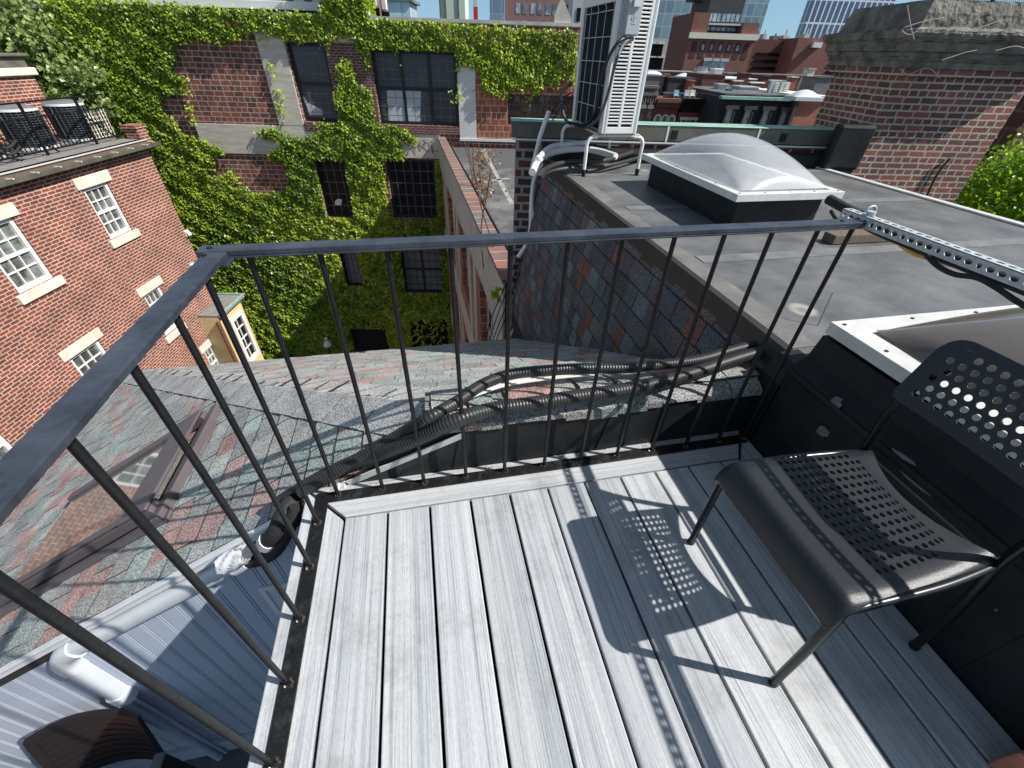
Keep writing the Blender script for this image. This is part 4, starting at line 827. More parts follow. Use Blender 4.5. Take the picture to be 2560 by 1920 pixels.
for i, q in enumerate([[(1990, 60), (1965, 75), (1950, 62), (2000, 45), (2040, 38)], [(2040, 75), (2080, 60), (2110, 40), (2125, 30)], [(2110, 62), (2150, 48), (2170, 42)], [(2035, 130), (2080, 115), (2110, 108)], [(1944, 148), (1962, 160), (1995, 148), (2015, 152), (2030, 170)], [(1960, 12), (1968, 60), (1975, 85)], [(2150, 110), (2190, 100), (2212, 104)]]):
    pts = [pl(x, y, G(5, 3.80 if i != 4 else 3.90, 1.3), GV) for x, y in q]; b = MB(); b.tube(smooth_path(pts, 4), .0033, 6)
    tag(b.build('dry_vine_stem', vs_m), ['long dry vine stem across the upper left of the chimney cap', 'forked dry vine stem on the upper middle of the chimney cap', 'short dry vine stem near the top right of the chimney cap', 'dry vine stem on the lower middle of the chimney cap moulding', 'dry vine stem hanging where the cap meets the chimney bricks', 'upright dry vine stem at the cap top left by the mesh', 'dry vine stem on the chimney cap at the right frame edge'][i], 'vine stem', 'dry vine stems on the chimney')
b = MB(); q = [(2020, 590), (1990, 500), (2035, 420)]
b.tube(smooth_path([pl(x, y, G(5, 3.96, 0), GV) for x, y in ((2052, 342), (2020, 385), (1978, 480))], 4), .012, 8); tag(b.build('thick_dark_vine', M['bark']), 'dark pipe running down the sunlit chimney bricks', 'pipe')
# ================= air conditioner =================
ax0, ax1, ay0, ay1, az0, az1 = 2.035, 2.365, 3.0, 3.86, .735, 1.66
ac = thing('air_conditioner', ((ax0+ax1)/2, (ay0+ay1)/2, az0), 'tall white outdoor air conditioning unit on a frame at the roof edge', 'air conditioner')
b = MB()
F_ = .05
b.box((ax0+.03, ay0+.03, az0+.005), (ax1, ay1, az1)); b.build('coil', M['coil'], ac)
b = MB()
# left face border
b.box((ax0, ay0+.001, az0), (ax0+.029, ay0+.075, az1)); b.box((ax0, ay1-.06, az0), (ax0+.029, ay1, az1)); b.box((ax0, ay0+.076, az1-.05), (ax0+.029, ay1-.061, az1))
b.box((ax0, ay0, az1+.001), (ax1, ay1, az1+.03))
b.box((ax1+.001, ay0+.031, az0), (ax1+.01, ay1, az1))
# front panel made of bars with real slots between
b.box((ax0+.001, ay0, az0), (ax0+.045, ay0+.03, az1)); b.box((ax1-.055, ay0, az0), (ax1, ay0+.03, az1)); mc = (ax0+.045+ax1-.055)/2
b.box((mc-.012, ay0, az0+.0505), (mc+.012, ay0+.03, az1))
b.box((ax0+.0455, ay0, az0), (ax1-.0555, ay0+.03, az0+.05))
z = az0+.0715
while z < az1-.02:
    b.box((ax0+.0455, ay0+.001, z), (mc-.0125, ay0+.029, z+.0115)); b.box((mc+.0125, ay0+.001, z), (ax1-.0555, ay0+.029, z+.0115)); z += .0245
b.build('casing', M['acwhite'], ac, bevel=.002)
b = MB(); b.box((ax0+.02, ay0-.002, az0-.004), (ax0+.034, ay0-.0005, az1)); b.box((ax1-.03, ay0-.002, az0-.004), (ax1-.012, ay0-.0005, az1)); b.build('corner_trim', M['galv'], ac)
b = MB()
for i in range(5):
    y = ay0+.09 + (ay1-ay0-.16)*i/4; b.tube([(ax0+.004, y, az0+.01), (ax0+.004, y, az1-.075), (ax0+.004, y+.02, az1-.065), (ax0+.004, y+.02, az1-.05)], .0035, 6)
for i in range(6):
    z = az0+.02 + (az1-az0-.12)*i/5; b.tube([(ax0+.001, ay0+.08, z), (ax0+.001, ay1-.065, z)], .0035, 6)
b.build('wire_guard', M['wire'], ac)
sbx = thing('disconnect_switch', (2.2, 2.96, 1.35), 'grey electrical switch box on the slotted side of the air conditioner', 'switch box')
s0 = ony(1348, 76, 2.94); s1 = ony(1402, 0, 2.94)
x0, x1, z0 = ony(1345, 78, 2.95).x, ony(1392, 78, 2.95).x, ony(1370, 78, 2.95).z; x1 = x0+.125
b = MB(); b.box((x0, 2.955, z0), (x1, 2.999, z0+.27)); b.build('back_box', M['acbox'], sbx, bevel=.003)
b = MB(); b.box((x0+.004, 2.925, z0+.004), (x1-.004, 2.9545, z0+.262)); cvr = b.build('cover', M['acbox'], sbx, bevel=.006)
b = MB(); b.prism([(x0+.035, 2.924, z0+.165), (x0+.095, 2.924, z0+.165), (x0+.095, 2.924, z0+.215), (x0+.035, 2.924, z0+.215)], (0, -.018, .0)); b.build('handle', M['duct'], cvr, bevel=.004)
b = MB(); cz = z0+.105; cx = (x0+x1)/2
b.tube([(cx+math.cos(a)*.020, 2.9235, cz+math.sin(a)*.016) for a in [math.radians(t) for t in range(150, 391, 15)]], .0016, 6)
for dx, t_ in ((-.006, .012), (.0, .02), (.006, .014)): b.tube([(cx+dx, 2.9235, cz-.006), (cx+dx, 2.9235, cz+t_)], .0015, 6)
for i in range(4): b.box((cx-.017+i*.009, 2.9225, cz-.034), (cx-.017+i*.009+.006, 2.9245, cz-.028))
b.build('embossed_mark', M['duct'], cvr)
for (dx, lab) in ((.03, 'left'), (.082, 'right')):
    b = MB(); b.tube([(x0+dx, 2.965, z0), (x0+dx-.012, 2.96, z0-.02), (x0+dx-.03, 2.955, z0-.03)], .015, 12); b.build('conduit_fitting', M['galv'], sbx)
# flexible conduits from the box, sweeping down the coil side
d1 = [(1350, 82), (1335, 92), (1318, 118), (1305, 150), (1297, 180), (1291, 215), (1283, 248), (1270, 266), (1248, 270), (1225, 262), (1214, 235), (1212, 205), (1220, 190), (1236, 180)]
d2 = [(1368, 84), (1350, 92), (1336, 118), (1326, 150), (1318, 185), (1308, 220), (1296, 250), (1280, 268), (1258, 276), (1235, 272)]
for q, lab in ((d1, 'black flexible conduit looping left of the air conditioner from its switch box'), (d2, 'grey flexible conduit hanging from the switch box close to the slotted panel')):
    pts = []
    for i, (x, y) in enumerate(q):
        pts.append(ony(x, y, 2.95) if i < 2 else (onx(x, y, 2.0) if i < 9 else ony(x, y, 3.1)))
    pts[1] = ony(*q[1], 2.93)
    P = resample(smooth_path(pts, 8), .006); b = MB(); b.tube(P, .013, 12, rf=lambda i: .0125 + (.0012 if i % 2 else -.0012)); tag(b.build('flexible_conduit', M['greyfoam' if q is d2 else 'conduit'], fix=False), lab, 'conduit', 'flexible conduits of the air conditioner')
std = thing('unit_stand', ((ax0+ax1)/2, (ay0+ay1)/2, ZR), 'white bent tube stand carrying the air conditioner above the roof', 'stand')
for yy in (3.045, 3.80):
    for sx, xf, xt in ((-1, 1.93, 2.02), (1, 2.47, 2.37)):
        b = MB(); b.tube(smooth_path([(xf, yy, ZR+.05), (xf, yy, ZR+.20), (xf+(.0), yy, ZR+.27), (xf+(.03 if sx < 0 else -.03), yy, ZR+.315), (xt, yy, ZR+.325)], 6), .016, 12); l_ = b.build('leg', M['acwhite'], std)
        b = MB(); b.tube([(xf, yy, ZR+.001), (xf, yy, ZR+.06)], .019, 12); b.build('foot', M['rubber'], l_)
b = MB(); b.bar((1.98, 3.045, ZR+.335), (2.42, 3.045, ZR+.335), .03, .022); b.bar((1.98, 3.80, ZR+.335), (2.42, 3.80, ZR+.335), .03, .022); b.bar((2.03, 3.03, ZR+.346), (2.03, 3.82, ZR+.346), .03, .012); b.bar((2.36, 3.03, ZR+.346), (2.36, 3.82, ZR+.346), .03, .012); b.build('bearer', M['cable'], std)
# pipes crossing behind the stand
def roofpath(D, z): return smooth_path([onz(x, y, z) if z is not None else None for x, y in D], 8)
for D, z, r, m, lab in (([(1165, 385), (1185, 362), (1230, 350), (1300, 348), (1355, 333), (1400, 318), (1450, 312), (1520, 318), (1600, 330)], ZR+.10, .022, 'conduit', 'thick black foam pipe running from the roof edge behind the stand legs, topmost'),
                     ([(1160, 395), (1185, 372), (1240, 362), (1310, 358), (1365, 345), (1410, 332), (1450, 328), (1500, 330), (1600, 338)], ZR+.06, .018, 'conduit', 'black foam pipe running below the thicker one behind the stand legs')):
    b = MB(); b.tube(roofpath(D, z), r, 12); tag(b.build('foam_pipe', M[m]), lab, 'pipe', 'foam pipes crossing the flat roof')
for D, z, r, m, lab in (([(1150, 372), (1165, 345), (1200, 328), (1250, 322), (1290, 326), (1330, 338)], ZR+.12, .03, 'acwhite', 'thick white painted pipe curving across the roof under the air conditioner, front one'),
                     ([(1160, 345), (1190, 318), (1230, 312), (1265, 308)], ZR+.16, .026, 'acwhite', 'thick white painted pipe curving across the roof under the air conditioner, rear one'),
                     ([(1265, 311), (1330, 314), (1400, 310)], ZR+.14, .007, 'cable', 'thin white cable crossing behind the stand legs')):
    b = MB(); b.tube(roofpath(D, z), r, 12); tag(b.build('white_pipe', M[m]), lab, 'pipe', 'white pipes under the air conditioner')
# bundle down the end of the party wall
def drop(D, v, r, m, name, lab, grp, cat='pipe', n=12):
    b = MB(); b.tube(smooth_path([pl(x, y, G(0, v, 0), GV) for x, y in D], 8), r, n); return tag(b.build(name, m), lab, cat, grp)
gp = 'pipes hanging down beside the brick party wall'
drop([(1185, 348), (1162, 372), (1152, 405), (1148, 450), (1146, 500), (1136, 530), (1120, 555)], 4.08, .028, M['acwhite'], 'white_pipe', 'thick white painted pipe hanging down beside the brick party wall', gp)
drop([(1172, 358), (1156, 385), (1150, 430), (1152, 480), (1144, 515), (1132, 540)], 4.04, .014, M['duct'], 'white_pipe', 'thin white pipe in front of the thick one beside the brick party wall', gp)
drop([(1200, 348), (1176, 372), (1166, 410), (1164, 470), (1158, 540), (1150, 575), (1143, 590), (1160, 600), (1168, 590)], 4.06, .024, M['foam'], 'foam_pipe', 'black foam pipe hanging beside the white pipes at the brick party wall', gp)
drop([(1205, 352), (1184, 378), (1172, 415), (1170, 480), (1163, 545)], 4.02, .018, M['foam'], 'foam_pipe', 'inner black foam pipe against the shingled wall beside the party wall', gp)
drop([(1186, 240), (1168, 290), (1158, 330), (1146, 375)], 4.0, .022, M['acwhite'], 'white_pipe', 'straight white pipe leaning up past the copper cap left of the air conditioner', gp)
drop([(1152, 640), (1130, 665), (1112, 705), (1095, 745)], 4.05, .012, M['duct'], 'white_pipe', 'short white pipe slanting away at the foot of the brick party wall', gp)
gc = 'dark cables hanging down the brick party wall'
for k, D in enumerate([[(1140, 535), (1112, 590), (1090, 640), (1068, 700), (1055, 745)], [(1138, 538), (1118, 600), (1098, 650), (1072, 715), (1062, 748)], [(1143, 540), (1126, 600), (1104, 660), (1082, 710), (1066, 750)], [(1134, 540), (1108, 580), (1088, 625), (1060, 690), (1050, 740)]]):
    drop(D, 4.1-.01*k, .007, M['foam'], 'dark_cable', f'dark cable sagging across the brick party wall foot, {["second from left", "third from left", "rightmost", "leftmost"][k]}', gc, 'cable', 8)
drop([(1140, 540), (1134, 600), (1132, 680), (1126, 740)], 4.1, .004, M['cable'], 'thin_cable', 'thin pale cable hanging straight down the brick party wall', gc, 'cable', 6)
for k, D in enumerate([[(1236, 200), (1212, 215), (1190, 245), (1182, 262)], [(1238, 205), (1218, 222), (1200, 250), (1186, 270)]]):
    drop(D, 4.3, .007, M['foam'], 'dark_cable', ('upper' if k == 0 else 'lower') + ' thin dark cable left of the air conditioner above the copper cap', 'thin cables by the air conditioner', 'cable', 8)
# ================= helpers for buildings =================
def wallsheet(b, o, ex, ez, u0, u1, z0, z1, holes, depth, nv, m=0, mr=0):
    """flat wall in the plane o + ex*u + ez*z with rectangular holes and reveals going in by depth along nv"""
    us = sorted({u0, u1} | {min(max(h[k], u0), u1) for h in holes for k in (0, 1)}); zs = sorted({z0, z1} | {min(max(h[k], z0), z1) for h in holes for k in (2, 3)})
    P = lambda u, z, d=0: o + ex*u + ez*z + nv*d
    for a, c in zip(us, us[1:]):
        for e, f in zip(zs, zs[1:]):
            mu, mz = (a+c)/2, (e+f)/2
            if any(h[0] < mu < h[1] and h[2] < mz < h[3] for h in holes): continue
            b.add([P(a, e), P(c, e), P(c, f), P(a, f)], [(0, 1, 2, 3)], m)
    for h in holes:
        a, c, e, f = h[:4]
        for q in (((a, e), (c, e)), ((c, e), (c, f)), ((c, f), (a, f)), ((a, f), (a, e))):
            b.add([P(*q[0]), P(*q[1]), P(*q[1], depth), P(*q[0], depth)], [(0, 1, 2, 3)], mr)
def leafcloud(b, pts, size, r, nrm=None, droop=.5, jit=1.0):
    """pts: list of (position, tone); small five-sided folded leaves"""
    for p, tone in pts:
        if nrm is not None: n = (nrm*.8 + V((r.gauss(.12, .42), r.gauss(0, .42), r.gauss(.62, .38)))*jit).normalized()
        else: n = V((r.gauss(0, 1), r.gauss(0, 1), r.gauss(.5, .8))).normalized()
        d = V((r.gauss(0, .35), r.gauss(0, .35), -1)) if nrm is not None else V((r.gauss(0, 1), r.gauss(0, 1), r.gauss(-.3, .8)))
        d = (d - n*d.dot(n)); 
        if d.length < 1e-3: continue
        d.normalize(); s = n.cross(d); L = size*(.7+r.random()*.6); c = (tone, tone, tone)
        A = p - d*L*.35; B_ = p + s*L*.48 + n*L*.10; C_ = p + d*L*.65 - n*L*.06; D_ = p - s*L*.48 + n*L*.10
        b.add([A, B_, C_, D_], [(0, 1, 2), (0, 2, 3)], 0, c)
def inpoly(x, y, poly):
    c = False; j = len(poly)-1
    for i in range(len(poly)):
        xi_, yi_ = poly[i]; xj, yj = poly[j]
        if (yi_ > y) != (yj > y) and x < (xj-xi_)*(y-yi_)/(yj-yi_)+xi_: c = not c
        j = i
    return c
# ================= ivy building =================
DI = 17.0
iv = thing('ivy_building', tuple(G(-4, DI+3, -13)), 'old brick and concrete factory building overgrown with ivy', 'building')
W1 = lambda x, y: onv(x, y, DI)
wins = {'w11': (-6.62, -5.36, -.85, 1.39), 'w12': (-3.88, -1.02, -.87, 1.28), 'w21': (-6.62, -5.42, -4.23, -2.04), 'w22': (-3.90, -2.03, -4.20, -2.0), 'w31': (-6.50, -5.62, -7.30, -5.45), 'w32': (-3.86, -2.05, -7.58, -5.35), 'door': (-6.9, -5.0, -11.9, -9.4), 'door2': (-3.9, -1.95, -12.5, -8.95)}
a_ = W1(1098, 200); c_ = W1(1236, 265); wins['rust'] = (a_[0], c_[0]+.1, c_[1]-.1, a_[1]-.05)
ztop = 2.02; uR = 4.3; uL = -15.5
b = MB(); wallsheet(b, GV*DI, GU, GZ, uL, uR, -13, ztop, [(h[0], h[1], h[2], h[3]) for h in wins.values()], .32, GV)
b.box((uL, DI+.33, -13), (uR, DI+14, ztop-.3), GF, skip=('f',)); b.build('wall', M['brick_ivy'], iv)
b = MB(); b.box((uL, DI-.02, ztop), (uR, DI+.35, ztop+.09), GF); b.build('parapet_coping', M['concrete'], iv)
b = MB(); b.box((uL+.1, DI+.36, ztop-.3), (uR-.1, DI+13.9, ztop-.25), GF); b.build('roof', M['roofmix'], iv)
# concrete frame standing slightly proud
pa, pb = W1(560, 45), W1(655, 285)
b = MB()
P0 = [W1(568, 62), W1(612, 66), W1(650, 285), W1(618, 285)]
for lo, hi in (((-7.55, DI-.05, -.99), (-6.66, DI-.001, 1.75)), ((-6.659, DI-.05, 1.42), (-1.0, DI-.001, 1.75)), ((-10.6, DI-.045, -1.95), (-6.64, DI-.002, -1.0)), ((-6.639, DI-.045, -1.95), (-1.72, DI-.002, -1.15)),
    ((-7.4, DI-.05, -5.0), (-6.66, DI-.003, -1.96)), ((-7.4, DI-.05, -5.35), (-1.9, DI-.004, -5.01)), ((-2.9, DI-.05, -8.94), (-1.9, DI-.004, -8.5))):
    b = MB(); b.box(lo, hi, GF); b.build('concrete_member', M['belt'], iv, bevel=.008)
a_, c_ = W1(990, 138), W1(1028, 296)
b = MB(); b.box((-.99, DI-.06, -1.26), (-.38, DI-.001, 1.1), GF); b.build('white_pier', M['whitepaint'], iv)
b = MB(); b.box((-5.33, DI-.03, -1.13), (-3.90, DI-.002, 1.41), GF); b.build('brick_pier', M['brick_fine'], iv)
b = MB(); b.box((-6.6, DI-.07, -1.13), (-5.34, DI-.002, -.86), GF); b.box((-3.89, DI-.07, -1.14), (-1.0, DI-.002, -.88), GF); b.build('brick_sill', M['brick_fine'], iv)
b = MB(); b.box((-.37, DI-.03, -1.26), (3.95, DI-.002, .62), GF, skip=()); 
b2 = MB(); r0 = wins['rust']; wallsheet(b2, GV*(DI-.03), GU, GZ, -.375, 4.25, -1.27, .9, [r0], .36, GV); b2.build('orange_panel', M['brick_orange'], iv)
b = MB(); b.box((-1.0, DI-.10, -1.32), (3.2, DI-.04, -1.24), GF); b.build('white_flashing', M['whiteedge'], iv)
def steel_window(key, nu, nz, pcols, prows, panem, label=None, halfz=None, open_=False):
    a, c, e, f = wins[key]; dd = DI+.13
    wn = MB()
    t = .10
    for lo, hi in (((a, e), (a+t, f)), ((c-t, e), (c, f)), ((a+t, e), (c-t, e+t)), ((a+t, f-t), (c-t, f))): wn.box((lo[0], dd, lo[1]), (hi[0], dd+.06, hi[1]), GF)
    for i in range(1, nu): u = a+(c-a)*i/nu; wn.box((u-t/2, dd+.001, e+t), (u+t/2, dd+.059, f-t), GF)
    for i in range(1, nz): z = e+(f-e)*i/nz; wn.box((a+t, dd-.001, z-t/2), (c-t, dd+.061, z+t/2), GF)
    fo = wn.build('window', M['blackframe'], iv)
    g2 = MB()
    for i in range(1, nu*pcols): u = a+(c-a)*i/(nu*pcols); g2.box((u-.009, dd+.024, e+t), (u+.009, dd+.034, f-t), GF)
    for i in range(1, nz*prows): z = e+(f-e)*i/(nz*prows); g2.box((a+t, dd+.023, z-.009), (c-t, dd+.035, z+.009), GF)
    g2.build('glazing_bars', M['midgrey'] if 'w1' in key or 'w2' in key else M['blackframe'], fo)
    p_ = MB(); p_.box((a+.02, dd+.036, e+.02), (c-.02, dd+.044, f-.02), GF); p_.build('pane', panem, fo); return fo
w_ = steel_window('w11', 1, 2, 4, 4, M['pane_lt']); w2_ = steel_window('w12', 3, 2, 3, 4, M['pane_lt'])
steel_window('w21', 1, 1, 4, 5, M['pane']); steel_window('w22', 2, 1, 3, 5, M['pane'])
pl3 = mat('lower_window_glass', (.10, .12, .135), .3, var=.2, vs=1); steel_window('w31', 1, 1, 4, 3, pl3); steel_window('w32', 2, 2, 3, 3, pl3)
def onpane(pts, name, m, par, d=.0355):
    b = MB(); b.prism([G(*(lambda q: (q[0], DI+.13+d, q[1]))(W1(x, y))) for x, y in pts], GV*.0004*-1); return b.build(name, m, par)
b = MB(); q = [(648, 202), (660, 222), (693, 238), (694, 250), (666, 250)]; b.prism([G(W1(x, y)[0], DI+.155, W1(x, y)[1]) for x, y in q], GV*.004); b.build('curtain', M['curtain'], w_)
b = MB(); q = [(833, 190), (908, 193), (906, 266), (838, 264)]; b.prism([G(W1(x, y)[0], DI+.155, W1(x, y)[1]) for x, y in q], GV*.004); b.build('curtain', M['curtain'], w2_)
b = MB(); b.box((-6.6, DI+.14, -7.3+.0), (-5.6, DI+.18, -6.45), GF)
ps = thing('white_paper', tuple(G(-6.1, DI+.1, -3.4)), 'small white sheet hanging in the dark second row window', 'sheet')
b = MB(); q = [(721, 437), (728, 431), (737, 433), (735, 445), (722, 445)]; b.prism([G(W1(x, y)[0], DI+.12, W1(x, y)[1]) for x, y in q], GV*.01); b.build('sheet', M['whiteedge'], ps)
a, c, e, f = wins['rust']; b = MB()
for i in range(12): u = a+(c-a)*i/11; b.box((u-.025, DI+.10, e), (u+.025, DI+.15, f), GF)
for k in range(4): z = e+(f-e)*k/3; b.box((a, DI+.09, z-.03), (c, DI+.16, z+.03), GF)
rwv = b.build('rusty_window', M['rust'], iv)
b = MB(); b.box((a, DI+.16, e), (c, DI+.18, f), GF); b.build('pane', mat('dirty_glass', (.05, .045, .04), .4, col2=(.22, .19, .16), vs=2.2, vmix=(.5, .62)), rwv)
for k in ('door', 'door2'):
    a, c, e, f = wins[k]; b = MB(); b.box((a, DI+.25, e), (c, DI+.3, f), GF); b.build('doorway', M['slot'], iv)
# upper storey with white gutter, ivy clad stack, antennas
us = thing('upper_storey', tuple(G(-9, DI+3, 2)), 'brick upper storey with white gutter at the top left above the ivy', 'building')
b = MB(); b.box((-12.5, DI+.9, ztop-.3), (-4.95, DI+9, 5.2), GF); b.build('wall', M['brick_fine'], us)
b = MB(); b.box((-12.6, DI+.36, 2.20), (-4.7, DI+.89, 2.42), GF); b.build('gutter', M['whiteedge'], us, bevel=.02)
b = MB()
for u0 in (-11.4, -9.6, -7.8, -6.35, -5.75): b.box((u0, DI+.84, 2.43), (u0+.32, DI+.895, 5.0), GF)
b.build('window_frame', M['cream'], us)
st = thing('ivy_stack', tuple(G(-4.2, DI+.6, 2)), 'square stack covered in ivy rising above the factory wall', 'chimney')
b = MB(); b.box((-4.9, DI+.02, 1.9), (-3.85, DI+.9, 4.2), GF); b.build('stack', M['brick_fine'], st)
for x0, x1, yb_, lab in ((801, 813, 13, 'left'), (822, 834, 22, 'right')):
    u0 = onv(x0, 5, DI+1.2)[0]; u1 = onv(x1, 5, DI+1.2)[0]; z0 = onv(x0, yb_, DI+1.2)[1]
    an = thing('cell_antenna', tuple(G((u0+u1)/2, DI+1.3, 1.8)), f'white panel antenna on a dark pole on the factory roof, the {lab} one', 'antenna', 'panel antennas on the factory roof')
    b = MB(); b.box((u0, DI+1.2, z0), (u1, DI+1.35, z0+2.0), GF); b.build('panel', M['whiteedge'], an, bevel=.03)
    b = MB(); b.tube([G(u0-.02, DI+1.45, 1.7), G(u0-.02, DI+1.45, z0+2.2)], .045, 8); b.build('pole', M['black'], an)
    b = MB(); b.box((u0+.02, DI+1.36, 1.72), (u0+.20, DI+1.5, z0-.02), GF); b.build('bracket', M['black'], an)
dm = thing('roof_dormer', tuple(G(3, DI+.5, 2)), 'small stone gabled dormer half wrapped in ivy on the factory wall top', 'dormer')
g0, g1 = W1(1196, 70)[0], W1(1232, 70)[0]
b = MB(); b.prism([G(g0, DI+.05, 1.9), G(g1, DI+.05, 1.9), G(g1, DI+.05, 2.22), G(g0+(g1-g0)*.35, DI+.05, 2.75), G(g0, DI+.05, 2.3)], GV*.5); b.build('gable', M['concrete'], dm)
# --- ivy ---
IVY = [(100, 0), (235, 0), (330, 8), (520, 22), (690, 33), (700, 0), (792, 0), (797, 42), (1000, 55), (1243, 70), (1242, 188), (1225, 160), (1212, 172), (1195, 185), (1178, 172), (1160, 205), (1148, 186), (1128, 196), (1108, 188), (1096, 205), (1060, 203), (1045, 190), (1038, 150), (1030, 145), (990, 135), (984, 215), (975, 190), (966, 128), (930, 122), (900, 112), (860, 112), (850, 118), (800, 112), (798, 155), (786, 120), (770, 90), (735, 80), (700, 96), (690, 84), (640, 92), (618, 84), (590, 75), (556, 62), (530, 80), (515, 88), (470, 92), (440, 84), (385, 90), (382, 120), (372, 150), (392, 166), (402, 182), (385, 200), (352, 212), (350, 240), (380, 258), (398, 288), (440, 300), (498, 332), (462, 338), (468, 352), (450, 372), (478, 385), (500, 372), (508, 388), (505, 402), (530, 405), (560, 420), (600, 416), (618, 415), (632, 380), (618, 350), (590, 346), (586, 328), (612, 318), (596, 300), (555, 290), (560, 284), (590, 277), (612, 290), (640, 295), (660, 302), (700, 282), (704, 266), (735, 267), (723, 210), (722, 200), (738, 188), (730, 150), (748, 128), (762, 145), (768, 180), (802, 196), (808, 245), (815, 268), (860, 272), (900, 298), (892, 310), (862, 300), (874, 345), (838, 342), (826, 350), (835, 400), (834, 420), (846, 476), (945, 478), (945, 350), (953, 350), (972, 560), (985, 800), (300, 800), (255, 400), (200, 260), (150, 170), (100, 90)]
IV = [W1(x, y) for x, y in IVY]
r_ = random.Random(21); pts = []; lo_u, hi_u = min(p[0] for p in IV), max(p[0] for p in IV); lo_z, hi_z = -12.2, 3.2
def blocked(u, z):
    for k, h in wins.items():
        mgn = .0 if k in ('w11', 'w12', 'rust') else .04
        if h[0]+mgn < u < h[1]-mgn and h[2]+mgn < z < h[3]-mgn:
            if k == 'door2' and r_.random() < .1: return False
            return True
    return False
n_leaf = 0; tones = {}
def tone(u, z):
    k = math.sin(u*.9+1.3*math.sin(z*.8))*.3 + math.sin(z*1.1+1.5*math.sin(u*.7))*.3 + math.sin(u*5.1+2*math.sin(z*4.3))*.2 + math.sin(z*6.3+2*math.sin(u*5.7))*.2
    return min(1, max(0, .33 + k*.30 + r_.gauss(0, .2)))
while n_leaf < 150000:
    u = r_.uniform(lo_u, hi_u); z = r_.uniform(lo_z, hi_z); ju, jz = r_.gauss(0, .05), r_.gauss(0, .05)
    gap = math.sin(u*4.1+2*math.sin(z*2.7))*math.sin(z*4.9+1.7*math.sin(u*3.3)) + .4*math.sin(u*11+z*5)
    if z < -4.5 and gap > 1.0 - .055*(-4.5-z)*1.2 and r_.random() < .8: continue
    if not inpoly(u+ju, z+jz, IV) or blocked(u, z): 
        n_leaf += .12; continue
    bul = .07 + .035*math.sin(u*3.1+2*math.sin(z*1.3))*math.sin(z*3.7+2*math.sin(u*1.1)) + .03*math.sin(u*9+z*2)*math.sin(z*8-u*3)
    d = -abs(bul) - r_.random()*.10 + (.0)
    pts.append((G(u, DI+d-.02, z), tone(u, z))); n_leaf += 1
# sprigs creeping over the bare brick
def sprig(x0, y0, x1, y1, n, spread=.09):
    for i in range(n):
        t = r_.random(); u, z = W1(x0+(x1-x0)*t, y0+(y1-y0)*t); pts.append((G(u+r_.gauss(0, spread), DI-.07-r_.random()*.06, z+r_.gauss(0, spread)), .4+r_.random()*.5))
for s_ in ((588, 140, 590, 160, 14), (597, 198, 607, 206, 14), (602, 220, 618, 256, 26), (398, 166, 402, 178, 18), (404, 196, 410, 206, 14), (412, 228, 416, 236, 16), (418, 256, 424, 272, 22), (570, 62, 572, 100, 12), (652, 88, 658, 94, 14), (702, 96, 706, 104, 16), (858, 104, 860, 118, 14), (1100, 185, 1105, 205, 18), (984, 200, 986, 215, 16), (748, 128, 752, 140, 24), (500, 372, 520, 392, 30), (690, 268, 712, 275, 30), (870, 285, 898, 304, 30), (720, 330, 735, 345, 20), (560, 286, 590, 280, 18), (1030, 162, 1060, 190, 30), (1140, 205, 1142, 218, 10)): sprig(*s_)
ivo = MB(); leafcloud(ivo, [p for p in pts if p[0].z > -4.5], .090, r_, nrm=-GV); leafcloud(ivo, [p for i, p in enumerate(pts) if p[0].z <= -4.5 and i % 5 < 3], .135, r_, nrm=-GV)
tag(ivo.build('climbing_ivy', M['leaf'], fix=False), 'dense green climbing ivy over the factory wall', 'ivy')
pts = []
for i in range(2600):
    s_ = r_.random(); zz = r_.uniform(1.9, 4.2)
    if s_ < .7: pts.append((G(r_.uniform(-5.0, -3.8), DI-.06-r_.random()*.1, zz), tone(-4, zz)))
    else: pts.append((G(-3.84+r_.random()*.1, r_.uniform(DI-.1, DI+.9), zz), tone(-4, zz)))
b = MB(); leafcloud(b, pts, .14, r_, nrm=-GV); b.build('ivy', M['leaf'], st, fix=False)
vs2 = MB()
for k in range(9):
    x = 880+r_.random()*60; y = 292+r_.random()*20; q = [(x, y)]
    for i in range(4): x += r_.uniform(-8, 14); y += r_.uniform(-4, 14); q.append((x, y))
    vs2.tube([G(W1(*p)[0], DI-.06, W1(*p)[1]) for p in q], .006, 4, caps=False)
tag(vs2.build('bare_vines', M['bark'], fix=False), 'bare brown vine tendrils on the concrete band right of the ivy', 'vines', kind='stuff')
wl = thing('courtyard_lamp', tuple(G(W1(703, 735)[0], DI-1.2, -11)), 'small lit looking white courtyard lamp low in the dark ivy shade', 'lamp')
q = onv(707, 742, DI-.8); b = MB()
for z0, z1, ra, rb in ((0, .10, .16, .20), (.10, .26, .20, .13), (.26, .30, .13, .05), (.30, .42, .05, .09), (.42, .50, .09, .02)):
    b.tube([G(q[0], DI-.8, q[1]+z0-.15), G(q[0], DI-.8, q[1]+z1-.15)], .1, 14, rf=lambda i, ra=ra, rb=rb: ra if i == 0 else rb)
b.build('shade', M['whiteedge'], wl)
b = MB(); b.tube([G(q[0], DI-.8, -13), G(q[0], DI-.8, q[1]-.15)], .035, 8); b.build('post', M['black'], wl)
